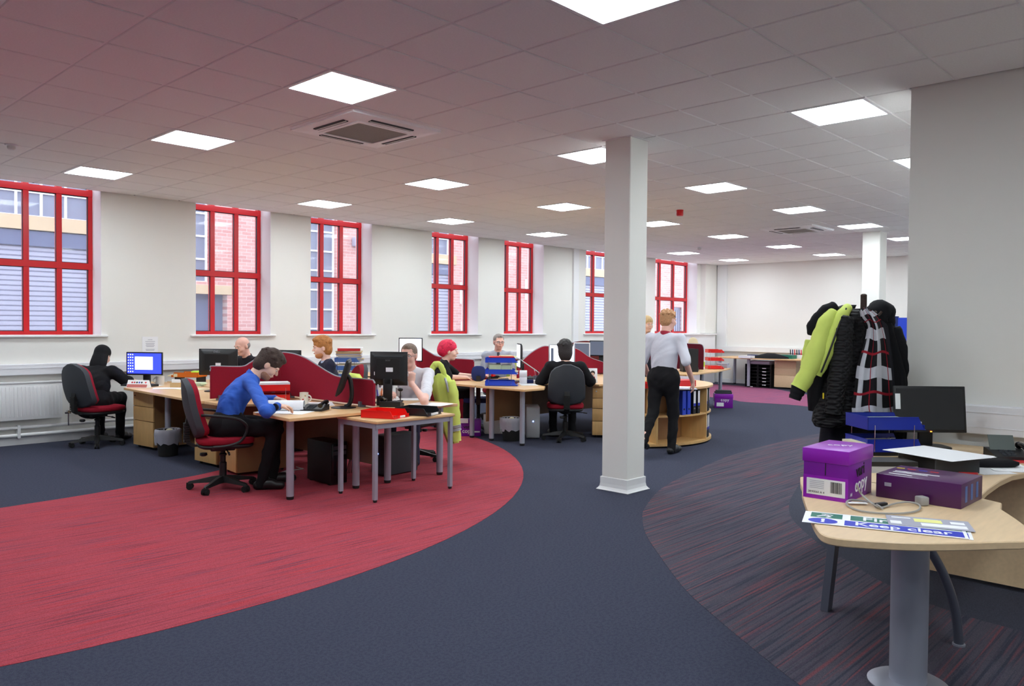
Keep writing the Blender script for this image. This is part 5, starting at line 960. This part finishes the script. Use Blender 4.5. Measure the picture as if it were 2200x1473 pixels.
for k in range(16): w_ = random.choice((.0008, .0014, .002)); obj('bar', MB().box(-sx/2-.003, -.085+.004+k*.0032+.008, .034, -sx/2-.0022, -.085+.004+k*.0032+.008+w_, .084), 'ink_black', lab, False)
text('3R90060 A 4', .014, 'ink_black', Matrix.Translation((-sx/2-.0026, .04, .030)) @ LF, lab, 'code'); 
for k in range(5): obj('print_line', MB().box(-sx/2-.003, .005, .048+k*.008, -sx/2-.0022, .07, .050+k*.008), 'print_grey', lab, False)
vari(t, Matrix.Translation((.0, -sy/2-.0012, .10)) @ FACE @ Matrix.Rotation(R_(4), 4, 'Z'), 1.0)
text('A4', .022, 'ink_white', Matrix.Translation((-.12, -sy/2-.001, .030)) @ FACE, t, 'lettering'); text('copy', .06, 'ink_white', Matrix.Translation((.02, .0, sz+.0006)) @ Matrix.Rotation(R_(-60), 4, 'Z'), t, 'lettering'); 
# dark purple box
t = thing('purple_box', 'long dark plum coloured printed box on the near table', 'box', (3.945, 1.082, DZ+.0005), R_(-2)); obj('box', MB().box(-.155, -.178, 0, .155, .178, .108, b=.003), 'purple_deep', t)
for k, c in enumerate(('ink_yellow', 'ink_red', 'ink_blue', 'ink_red')): obj('printed_mark', MB().box(.06-.0*k, .13-k*.05, .1082, .075, .165-k*.05, .1088), c, t, False)
for k, (x, l) in enumerate(((-.02, .1), (-.05, .08), (-.10, .05))): obj('printed_line', MB().box(x-.008, .05+.02*k-l, .1082, x+.004, .14, .1088), 'ink_white', t, False)
for k in range(3): obj('side_stripe', MB().box(-.10+k*.08, -.1788, .02, -.07+k*.08, -.178, .09), 'tray_bluegrey', t, False)
obj('gloss_mark', MB().box(-.1556, .11, .055, -.155, .14, .072), 'foil', t, False)
# file box with paper
t = thing('box_file', 'black marbled box file lying behind the plum box', 'file', (4.80, 1.275, DZ+.0005), R_(-38)); obj('case', MB().box(-.13, -.16, 0, .13, .16, .085, b=.003), 'charcoal', t); obj('spine', MB().box(-.132, -.15, .01, -.129, .15, .075), 'black_matt', t, False)
sheets('paper_stack', 'white printed sheet on top of the black box file', (4.79, 1.27), R_(-20), 3, .36, .42, z=DZ+.087)
t = tray_stack('dark blue two tier letter tray in front of the coats', at(1900, 972, DZ).xy, R_(-42), 2, 'tray_deepblue', .135, w=.27, d=.37, h=.08); t.location.z += .02
obj('support', MB().box(-.17, -.12, -.02, .17, .12, .004), 'black', t, False); obj('papers', MB().box(-.16, -.11, .142, .14, .10, .195, rot(.03)), 'paper_green', t, False); obj('lower_papers', MB().box(-.24, -.10, .01, .06, .08, .06, rot(.1)), 'paper_cream', t, False); obj('bulldog_clip', MB().box(-.03, -.12, .062, .0, -.08, .09), 'chrome', t, False); obj('label_tab', MB().box(.168, -.10, .15, .178, -.04, .185), 'paper', t, False)
mt, Mt = monitor('black monitor with orange power light on the right hand desk', atd(1998, 893, 5.12).xy, R_(222), .46, .30, tilt=.12, zc=.255)
obj('power_light', MB().box(.0, -.005, -.1465, .003, .005, -.1415, Mt), 'led_orange', mt, False); obj('side_sticker', MB().box(.0016, -.222, .0, .0026, -.19, .10, Mt), 'paper', mt, False)
phone('black desk phone with upright display by the right wall', (5.52, 1.08), R_(32))
obj('soft_case', MB().rings([[(.16*s*math.cos(a), .05*s*math.sin(a), z) for a in [2*math.pi*k/20 for k in range(20)]] for s, z in ((.8, 0), (1, .015), (1, .03), (.7, .045))]), 'cloth_black', None, True, (5.08, 1.08, DZ), R_(-50), 'black soft spectacle case in front of the desk phone', 'case', ang=1.2)
sheets('paper_stack', 'handwritten white papers at the right edge of the wave desk', at(2150, 1000, DZ).xy, R_(-60), 4, .22, .42); sheets('paper_stack', 'bluish sheets beside the black box file', at(2105, 1008, DZ).xy, R_(-35), 3, .21, .3)
sheets('folder', 'red folder at the right edge of the wave desk', at(2185, 985, DZ).xy, R_(-50), 3, .23, .32, 'ink_red', cat='folder')
obj('red_wedge', MB().prism([(-.05, -.03), (.05, -.03), (.0, .05)], 0, .02), 'ink_red', None, False, (*at(2082, 1024, DZ).xy, DZ), 0, 'small red plastic triangle beside the plum box', 'clip')
t = thing('network_box', 'grey and black network switch between carton and blue trays', 'network switch', (*at(1893, 1010, DZ).xy, DZ), R_(-46)); obj('case', MB().box(-.16, -.08, 0, .16, .08, .035), 'silver_plastic', t, False); obj('lid', MB().box(-.16, -.08, .035, .16, .08, .06), 'black', t, False)
# fire exit signs
def sign(label, loc, rz, z):
    t = thing('safety_sign', label, 'sign', (loc[0], loc[1], z), rz); w, h = .58, .205
    obj('board', MB().box(-w/2, -h/2, 0, w/2, h/2, .0015), 'ink_white', t, False); e = .0015
    obj('green_panel', MB().box(-.115, .008, e, w/2-.012, h/2-.012, e+.0004), 'ink_green', t, False); obj('green_symbol', MB().box(-w/2+.025, .008, e, -.145, h/2-.012, e+.0004), 'ink_green', t, False)
    obj('blue_panel', MB().box(-.135, -h/2+.012, e, w/2-.012, -.006, e+.0004), 'ink_blue', t, False)
    obj('blue_disc', MB().add([(-.215+.055*math.cos(a), -.050+.045*math.sin(a), e+.0006) for a in [2*math.pi*k/32 for k in range(32)]], [tuple(range(32))]), 'ink_blue', t, False)
    text('!', .075, 'ink_white', Matrix.Translation((-.215, -.052, e+.0012)), t, 'lettering', .0003, .003)
    text('Fire exit', .088, 'ink_white', Matrix.Translation((.075, .050, e+.0008)), t, 'lettering', .0003, .0012); text('Keep clear', .078, 'ink_white', Matrix.Translation((.070, -.048, e+.0008)), t, 'lettering', .0003, .0012)
    z1 = e+.0005
    rm = MB(); 
    for A, B, r in (((-.20, .075), (-.205, .05), .008), ((-.205, .05), (-.225, .038), .006), ((-.225, .038), (-.24, .022), .005), ((-.205, .05), (-.19, .03), .006), ((-.19, .03), (-.205, .016), .005), ((-.203, .072), (-.225, .066), .005), ((-.20, .07), (-.182, .058), .005)): rm.box(0, -r, 0, (Vector(B)-Vector(A)).length, r, .0004, rot(math.atan2(B[1]-A[1], B[0]-A[0]), (A[0], A[1], z1)))
    obj('running_figure', rm, 'ink_white', t, False); return t
sign('fire exit keep clear sign lying beneath the other sign', (3.275, 1.048), R_(-72.5), DZ+.0006); sign('green and blue fire exit keep clear sign lying on top', (3.262, 1.062), R_(-71), DZ+.0026)
t = thing('printed_form', 'grey printed form with yellow note lying over the sign', 'form', (*at(1995, 1126, DZ).xy, DZ+.0052), R_(-68)); obj('sheet', MB().box(-.15, -.085, 0, .15, .085, .001), 'print_grey', t, False)
for a in ((-.13, .045, -.06, .06), (-.03, -.06, .13, -.01), (.08, .01, .13, .05), (-.14, -.06, -.10, -.01), (-.02, .04, .04, .06)): obj('form_field', MB().box(a[0], a[1], .001, a[2], a[3], .0013), 'paper', t, False)
obj('yellow_note', MB().box(-.05, .0, .0013, .05, .055, .0017), 'paper_yellow', t, False)
# cable
t = thing('power_cable', 'coiled grey mains cable with plug between carton and sign', 'cable', (0, 0, 0)); Z = DZ+.007
cp = [at(x, y, Z+dz) for x, y, dz in ((1840, 1040, .10), (1850, 1060, .05), (1875, 1082, .02), (1893, 1090, .0), (1920, 1082, .004), (1950, 1078, .006), (1975, 1084, .004), (1972, 1096, 0), (1940, 1102, 0), (1890, 1102, 0), (1845, 1096, 0), (1820, 1084, 0), (1824, 1074, .006), (1850, 1075, .006), (1880, 1082, .008), (1896, 1092, .012))]
obj('lead', MB().tube(smooth_poly([tuple(p) for p in cp], 5, False), .0042, 7), 'cable_grey', t); p = at(1980, 1085, DZ); obj('plug', MB().box(-.02, -.022, .002, .022, .022, .04, rot(-.6, tuple(p)), b=.006), 'cable_grey', t); p = at(1893, 1090, DZ); obj('connector', MB().box(-.03, -.011, .002, .03, .011, .022, rot(-.4, tuple(p)), b=.004), 'black', t); p = at(1842, 1084, DZ); obj('cable_tag', MB().box(-.04, -.014, .008, .04, .014, .010, rot(-.9, tuple(p))), 'paper', t, False)
# ------------------------------------------------------------ coat stand with coats
GD = 5.6; CS = atd(1851, 900, GD); CS.z = 0; t = thing('coat_stand', 'dark wooden coat stand behind the blue trays', 'coat stand', tuple(CS)); obj('pole', MB().cyl((0, 0, .03), (0, 0, 1.735), .021, n=16), 'fabric_brown' if 0 else 'hair_brown', t); obj('finial', MB().sphere((0, 0, 1.735), (.022, .022, .012)), 'hair_brown', t)
for k in range(6): a = k*math.pi/3; obj('hook', MB().tube(smooth_poly([(.02*math.cos(a), .02*math.sin(a), 1.58), (.08*math.cos(a), .08*math.sin(a), 1.58), (.12*math.cos(a), .12*math.sin(a), 1.62)], 5, False), .009, 7), 'hair_brown', t)
for k in range(4): a = k*math.pi/2+.5; obj('foot', MB().tube(smooth_poly([(0, 0, .30), (.10*math.cos(a), .10*math.sin(a), .20), (.18*math.cos(a), .18*math.sin(a), .014)], 5, False), .012, 7), 'hair_brown', t)
rv, fv = Vector((_r.x, _r.y, 0)), Vector((_f.x, _f.y, 0))
def garment(name, label, cat, mat, rows, folds=.10, nf=7, seed=0, off=0., dep=5.6):
    # rows: (px x left, px x right, px y) outline; thickness from fold model; depth offset towards the camera
    dep0 = dep-off; t = thing(name, label, cat, (0, 0, 0)); R = []
    for i, (xl, xr, y) in enumerate(rows):
        a, b = atd(xl, y, dep0), atd(xr, y, dep0); c = (a+b)/2; hw = (b-a).length/2; th = min(.14, .05+hw*.42)
        ring = []
        for k in range(40):
            an = 2*math.pi*k/40; ff = 1+folds*math.sin(nf*an+seed+.25*i)*min(1, i/3)+.07*math.sin(13*an+.6*i+seed)*min(1, i/2)
            ring.append(tuple(c+rv*(hw*math.cos(an)*(1+.03*math.sin(3*an+i)))+fv*(th*math.sin(an)*ff)))
        R.append(ring)
    obj(cat.split()[-1]+'_body', MB().rings(R), mat, t, ang=1.5)
    return t, dep0
def limb(t, name, pts, mat, off=0., n=14, dep=5.6):
    dep0 = dep-off; P = smooth_poly([tuple(atd(x, y, dep0-dd))+(r,) for x, y, dd, r in pts], 5, False)
    return obj(name, MB().loft([(p[:3], p[3]*(1+.06*math.sin(i*1.9)+.05*math.sin(i*.7))) for i, p in enumerate(P)], n), mat, t, ang=1.5)
# far black hooded coat
t, d = garment('hooded_coat', 'black hooded coat at the right side of the coat stand', 'coat', 'cloth_black', [(1866, 1900, 664), (1852, 1918, 690), (1850, 1926, 720), (1846, 1938, 760), (1846, 1950, 800), (1846, 1955, 850), (1850, 1955, 900), (1856, 1950, 950)], .16, 6, 1., -.12)
limb(t, 'hood', [(1872, 700, .05, .05), (1884, 675, .07, .09), (1896, 672, .05, .085), (1908, 700, .02, .05)], 'cloth_black', -.12); limb(t, 'sleeve', [(1915, 705, .02, .06), (1932, 760, .03, .07), (1944, 820, .02, .065), (1946, 880, 0, .06)], 'cloth_black', -.12)
# long black trousers / coat below
t, d = garment('long_coat', 'long plain black coat hanging lowest on the coat stand', 'coat', 'cloth_dark', [(1815, 1880, 668), (1805, 1905, 700), (1790, 1915, 780), (1775, 1920, 860), (1765, 1915, 920), (1762, 1905, 960), (1762, 1895, 1000)], .15, 8, 2., -.04)
# quilted jacket
qm = M('quilted', (30, 29, 31), .7, spec=.3); nt = qm.node_tree; tc = [n for n in nt.nodes if n.type == 'TEX_COORD'][0]; wb_ = nt.nodes.new('ShaderNodeBump'); wb_.inputs['Strength'].default_value = .8; wb_.inputs['Distance'].default_value = .012; ws = []
for sgn in (1, -1):
    mp = nt.nodes.new('ShaderNodeMapping'); mp.inputs['Rotation'].default_value = (0, sgn*.75, .6); nt.links.new(tc.outputs['Object'], mp.inputs[0]); wv = nt.nodes.new('ShaderNodeTexWave'); wv.bands_direction = 'Z'; wv.inputs['Scale'].default_value = 11; wv.inputs['Distortion'].default_value = 1.; nt.links.new(mp.outputs[0], wv.inputs[0]); ws.append(wv)
mn = nt.nodes.new('ShaderNodeMath'); mn.operation = 'MINIMUM'; nt.links.new(ws[0].outputs[1], mn.inputs[0]); nt.links.new(ws[1].outputs[1], mn.inputs[1]); nt.links.new(mn.outputs[0], wb_.inputs['Height']); nt.links.new(wb_.outputs[0], nt.nodes['Principled BSDF'].inputs['Normal'])
t, d = garment('quilted_jacket', 'black quilted jacket at the centre of the coat stand', 'jacket', 'quilted', [(1826, 1862, 663), (1806, 1872, 676), (1796, 1876, 700), (1788, 1878, 740), (1776, 1882, 790), (1764, 1886, 840), (1750, 1880, 885), (1746, 1850, 905), (1752, 1800, 916)], .12, 7, .5, .10)
limb(t, 'sleeve', [(1818, 682, .09, .05), (1810, 720, .11, .068), (1808, 770, .12, .07), (1798, 830, .12, .066), (1790, 888, .11, .056)], 'quilted', .10); obj('zip_pull', MB().box(-.004, -.004, -.02, .004, .004, .02), 'ink_yellow', t, False, tuple(atd(1769, 850, 5.34)))
# hi-vis bomber
t, d = garment('hi_vis_jacket', 'lime yellow and black hi-vis jacket at the left of the coat stand', 'jacket', 'cloth_black', [(1812, 1838, 655), (1785, 1834, 664), (1766, 1828, 684), (1748, 1826, 710), (1742, 1822, 750), (1738, 1815, 800), (1736, 1800, 850), (1738, 1790, 882)], .14, 7, 3., .03)
limb(t, 'sleeve', [(1790, 672, .10, .045), (1772, 700, .14, .058), (1757, 745, .15, .064), (1738, 795, .15, .062), (1716, 834, .14, .056)], 'hivis', .03); limb(t, 'cuff', [(1717, 832, .14, .05), (1711, 846, .14, .046), (1707, 857, .14, .04)], 'cloth_black', .03)
limb(t, 'front_panel', [(1822, 660, .08, .03), (1806, 682, .15, .045), (1788, 720, .16, .052), (1770, 770, .16, .05), (1755, 806, .15, .03)], 'hivis', .03); limb(t, 'zip', [(1818, 662, .15, .006), (1802, 700, .215, .006), (1784, 750, .22, .006), (1764, 800, .20, .006)], 'black', .03, 6)
limb(t, 'shoulder_patch', [(1796, 662, .07, .05), (1772, 674, .07, .056), (1750, 700, .06, .05), (1744, 720, .05, .03)], 'cloth_black', .03); limb(t, 'pocket_trim', [(1779, 736, .19, .004), (1795, 742, .19, .004)], 'hivis', .03, 6)
limb(t, 'hem_panel', [(1740, 730, .05, .03), (1736, 760, .05, .04), (1730, 790, .05, .035)], 'hivis', .03)
# plaid scarf
pm = M('plaid', (26, 24, 27), .9, spec=.2); nt = pm.node_tree; p_ = nt.nodes['Principled BSDF']; tc = [n for n in nt.nodes if n.type == 'TEX_COORD'][0]; sx_ = nt.nodes.new('ShaderNodeSeparateXYZ'); nt.links.new(tc.outputs['UV'], sx_.inputs[0])
def band(axis, per, c, w, ph=0.):
    a = nt.nodes.new('ShaderNodeMath'); a.operation = 'MULTIPLY_ADD'; a.inputs[1].default_value = 1/per; a.inputs[2].default_value = ph; nt.links.new(sx_.outputs[axis], a.inputs[0]); f = nt.nodes.new('ShaderNodeMath'); f.operation = 'FRACT'; nt.links.new(a.outputs[0], f.inputs[0]); s = nt.nodes.new('ShaderNodeMath'); s.operation = 'COMPARE'; s.inputs[1].default_value = c; s.inputs[2].default_value = w; nt.links.new(f.outputs[0], s.inputs[0]); return s.outputs[0]
cur = None
for ax, per, c, w, col, fac in ((0, .5, .3, .13, (205, 206, 214), .85), (1, .27, .3, .15, (205, 206, 214), .85), (0, .5, .8, .022, (150, 30, 44), 1.), (1, .27, .8, .03, (150, 30, 44), 1.)):
    mx = nt.nodes.new('ShaderNodeMix'); mx.data_type = 'RGBA'; ml = nt.nodes.new('ShaderNodeMath'); ml.operation = 'MULTIPLY'; ml.inputs[1].default_value = fac; nt.links.new(band(ax, per, c, w), ml.inputs[0]); nt.links.new(ml.outputs[0], mx.inputs[0])
    if cur is None: mx.inputs[6].default_value = lin((26, 24, 27))
    else: nt.links.new(cur, mx.inputs[6])
    mx.inputs[7].default_value = lin(col); cur = mx.outputs[2]
nt.links.new(cur, p_.inputs['Base Color'])
t = thing('plaid_scarf', 'black white and red plaid scarf draped over the black coats', 'scarf', (0, 0, 0)); rows = [(1846, 1870, 662), (1850, 1888, 680), (1862, 1896, 700), (1856, 1906, 740), (1842, 1914, 785), (1836, 1918, 830), (1830, 1922, 875), (1834, 1926, 892)]; rr = smooth_poly(rows, 4, False); nu = 25; vs = []; uv = []
for side_ in (0, 1):
    for i, (xl, xr, y) in enumerate(rr):
        for k in range(nu):
            u = k/(nu-1); q = atd(xl+(xr-xl)*u, y+3*math.sin(u*9+i*.3)+(4*math.sin(u*14) if i == len(rr)-1 else 0), 5.29-.10*math.sin(math.pi*u)*min(1, .35+i/12)+.018*math.sin(u*15+i*.15)+side_*.012); vs.append(tuple(q)); uv.append((u, i/(len(rr)-1)))
nr_ = len(rr); o_ = nr_*nu; fs = []
for i in range(nr_-1):
    for k in range(nu-1): a = i*nu+k; fs += [(a, a+1, a+nu+1, a+nu), (o_+a, o_+a+nu, o_+a+nu+1, o_+a+1)]
lp_ = list(range(nu))+[i*nu+nu-1 for i in range(1, nr_)]+[(nr_-1)*nu+k for k in range(nu-2, -1, -1)]+[i*nu for i in range(nr_-2, 0, -1)]
fs += [(a, o_+a, o_+b, b) for a, b in zip(lp_, lp_[1:]+lp_[:1])]
me = bpy.data.meshes.new('scarf_cloth'); me.from_pydata(vs, [], fs); me.materials.append(pm); ul = me.uv_layers.new(name='UVMap')
for lo in me.loops: ul.data[lo.index].uv = uv[lo.vertex_index]
me.shade_smooth(); link('scarf_cloth', me, t)
fr_ = MB()
for k in range(22): u = k/21; q = atd(1834+92*u, 893+4*math.sin(u*14), 5.30-.10*math.sin(math.pi*u)); fr_.tube([tuple(q), tuple(q+Vector((.002*math.sin(k*3), .002, -.035)))], .0022, 4)
o = obj('fringe', fr_, 'print_grey', t); o['kind'] = 'stuff'
t, d = garment('grey_scarf', 'grey and green scarf end showing at the right of the coats', 'scarf', 'reflective', [(1934, 1948, 738), (1932, 1954, 752), (1936, 1956, 770), (1942, 1956, 786)], .1, 5, 1., -.2)

JD = 8.72
t, d = garment('hi_vis_jacket', 'yellow hi-vis jacket with grey bands over the chair of the man in white', 'jacket', 'hivis', [(936, 956, 801), (930, 966, 808), (926, 973, 822), (930, 977, 845), (937, 979, 870), (944, 982, 900), (952, 985, 928), (960, 986, 950)], .16, 6, 1.2, 0, JD)
limb(t, 'hood', [(931, 812, .04, .028), (928, 796, .05, .034), (934, 784, .05, .036), (944, 783, .05, .034), (951, 794, .05, .03), (957, 812, .04, .026)], 'hivis', 0, 12, JD); limb(t, 'hood_lining', [(936, 806, .03, .03), (941, 796, .03, .04), (948, 808, .03, .03)], 'black', 0, 10, JD)
limb(t, 'sleeve', [(966, 818, .08, .055), (973, 850, .10, .066), (976, 885, .10, .062), (979, 918, .09, .056), (981, 946, .08, .05)], 'hivis', 0, 14, JD); limb(t, 'reflective_band', [(978, 912, .095, .060), (979, 918, .094, .061), (980, 924, .092, .060)], 'reflective', 0, 14, JD); limb(t, 'shoulder_band', [(956, 812, .13, .012), (960, 825, .155, .014), (963, 842, .16, .010)], 'reflective', 0, 8, JD)
# ------------------------------------------------------------ the people
def local(loc, rz, p): v = Vector(p)-Vector((loc[0], loc[1], 0)); c, s = math.cos(-rz), math.sin(-rz); return (v.x*c-v.y*s, v.x*s+v.y*c, v.z)
# 1 person in black by the window wall
l, a = (3.47, 10.32, 0), R_(42)
person('person in black clothes with dark hair, back turned, at the blue screen', l, a, dict(pelvis=(0, 0, .55), torso=.40, lean=.18, bend=.25, head=(0, -.45), hair='long', hairmat='cloth_black', skin='skin_pale', top='cloth_black', trs='cloth_black', topname='jacket', vox=.01, girth=1.3, shoulder=.19, headscale=1.0, loose=.014,
    armR=((.20, -.30, .78), (.42, -.26, .775), (1, .1, -.1), (0, 0, 1), .5), armL=((.2, .3, .78), (.42, .2, .77), (1, 0, 0), (0, 0, 1), .5)))
# 2 man in blue
l, a = (3.40, 6.77, 0), R_(-26)
person('man in a blue shirt bent over a rolled plan at the front desk', l, a, dict(pelvis=(0, 0, .585), torso=.485, lean=.30, bend=.36, head=(-.05, -.72), hair='full', hairmat='hair_brown', beard='beard_brown', top='shirt_blue', trs='trouser', vox=.0065, girth=1.08, headscale=1.06, collar='shirt_blue',
    armR=(local(l, a, at(572, 884, .765)), local(l, a, at(596, 872, .80)), local((0, 0), a, (.6, -.1, -.05)), (0, 0, 1), .75), armL=((.30, .22, .78), (.44, .04, .80), (.6, -.6, 0), (0, .2, 1), .75),
    legR=((.42, -.16, .55), (.30, -.14, .085), (.47, -.18, .035)), legL=((.44, .12, .56), (.42, .12, .085), (.6, .14, .035))))
t = bpy.data.objects[[o.name for o in bpy.data.objects if o.get('label', '').startswith('man in a blue')][0]]; q = Vector(local(l, a, at(592, 874, .80))); d = (Vector(local(l, a, at(598, 871, .80)))-Vector(local(l, a, at(572, 884, .765)))).normalized(); obj('wristband', MB().loft([(q-d*.005, .031), (q+d*.005, .031)], 16), 'black', t)
# 3 bald man
person('bald man in a dark shirt sitting behind the large black monitor', (5.40, 9.95, 0), R_(186), dict(pelvis=(0, 0, .57), torso=.47, lean=.12, bend=.18, head=(.12, -.28), hair='balding', hairmat='hair_grey', skin='skin_ruddy', top='cloth_dark', trs='trouser', vox=.009, collar='cloth_dark'))
# 4 ginger man
person('ginger bearded man in a navy jumper facing left', (5.44, 8.16, 0), R_(158), dict(pelvis=(0, 0, .57), torso=.47, lean=.06, bend=.08, head=(-.08, -.12), hair='full', hairmat='hair_ginger', beard='beard_ginger', skin='skin_pale', top='knit_navy', topname='jumper', trs='trouser', vox=.009, collar='shirt_lightblue'))
# 5 man in white
l, a = (5.59, 6.74, 0), R_(212)
person('man in a white shirt and glasses resting his chin on his hand', l, a, dict(pelvis=(0, 0, .57), torso=.46, lean=.26, bend=.18, head=(.02, -.12), hair='receding', hairmat='hair_salt', skin='skin_ruddy', top='shirt_white', sleeve=.80, trs='denim', glasses=True, vox=.007, girth=1.18, shoulder=.195, headscale=1.04, collar='shirt_white',
    armL=(local(l, a, at(912, 862, .76)), local(l, a, atd(884, 822, 8.05)), (-.15, .0, 1), (1, .3, .1), 1.3), armR=((.24, -.28, .76), (.44, -.10, .77), (1, .3, 0), (0, 0, 1), .5)))
# 6 red haired person
l, a = (7.42, 8.44, 0), R_(-46)
person('person in black with bright red hair typing at the middle desks', l, a, dict(pelvis=(0, 0, .54), torso=.43, lean=.12, bend=.16, head=(.06, -.1), hair='wrap', hairmat='hair_pink', skin='skin_pale', top='cloth_black', topname='jacket', trs='cloth_black', vox=.008, girth=1.25, shoulder=.19, headscale=1.12, loose=.014, sleeve=.98, collar='charcoal',
    armR=((.17, -.26, .78), (.40, -.18, .772), (1, .1, -.1), (0, 0, 1), .5), armL=((.25, .24, .78), (.48, .12, .775), (1, 0, 0), (0, 0, 1), .5)))
# 7 man with tie
t, J = person('grey haired man in a striped shirt and dark tie wearing glasses', (8.98, 8.80, 0), R_(230), dict(pelvis=(0, 0, .58), torso=.49, lean=.08, bend=.1, head=(.18, -.12), hair='receding', hairmat='hair_grey', skin='skin_ruddy', top='shirt_grey', glasses=True, vox=.009, collar='shirt_lightblue'))
nb, up1, fw, lat = [Vector(J[k]) for k in ('nb', 'up1', 'fw', 'lat')]; tb = MB(); rg = []
for s, w_, dd in ((.01, .018, .075), (-.02, .022, .085), (-.04, .018, .098), (-.15, .032, .128), (-.28, .040, .125)): c = nb+up1*s+fw*dd; rg.append([tuple(c+lat*w_), tuple(c+fw*.008+lat*w_*.4), tuple(c+fw*.008-lat*w_*.4), tuple(c-lat*w_)])
obj('tie', MB().rings(rg), 'tie', t)
# 8 short dark hair, back
l, a = (8.00, 6.58, 0), R_(45)
person('person with short dark hair seen from behind in a dark backed chair', l, a, dict(pelvis=(0, 0, .56), torso=.445, lean=.10, bend=.14, head=(.0, -.15), hair='crop', hairmat='hair_black', skin='skin', top='cloth_black', topname='jacket', trs='cloth_black', vox=.009, girth=1.2, shoulder=.20, headscale=1.08, loose=.018,
    armR=((.12, -.34, .77), (.38, -.24, .775), (1, .2, 0), (0, 0, 1), .5), armL=((.12, .32, .77), (.38, .22, .775), (1, -.2, 0), (0, 0, 1), .5)))
# 9 walking man
l, a = (8.02, 5.10, 0), R_(12)
person('man in a white shirt and black trousers walking past the curved bookcase', l, a, dict(pelvis=(0, 0, .90), torso=.50, lean=.06, bend=.06, head=(-.35, -.06), hair='short', hairmat='hair_sandy', skin='skin_ruddy', top='shirt_pale', trs='trouser', vox=.007, girth=1.06, shoulder=.186, sleeve=.95, headscale=.98, collar='lanyard',
    legR=((.08, -.10, .48), (.02, -.10, .085), (.22, -.12, .035)), legL=((-.06, .10, .50), (-.38, .10, .20), (-.26, .10, .10)),
    armR=((-.04, -.29, 1.08), (.16, -.30, .86), (.5, 0, -.85), (0, -1, 0), .5), armL=((.02, .27, 1.08), (.16, .25, .90), (.6, -.1, -.7), (0, 1, 0), .5)))
# 10 woman by the column
l = atd(1385, 700, 12.4)
person('blonde woman in a maroon top standing behind the column', (l.x, l.y, 0), R_(232), dict(pelvis=(0, 0, .86), torso=.50, lean=.03, bend=.03, head=(.3, -.1), hair='long', hairmat='hair_blonde', skin='skin', top='fabric_maroon', topname='top', trs='cloth_dark', vox=.010, shoulder=.165, legR=((.02, -.09, .46), (0, -.09, .085), (.17, -.11, .035)), legL=((.02, .09, .46), (0, .09, .085), (.17, .11, .035)), armR=((0, -.24, 1.1), (.1, -.22, .86), (0, 0, -1), (0, -1, 0), .4), armL=((0, .24, 1.1), (.1, .22, .86), (0, 0, -1), (0, 1, 0), .4)))
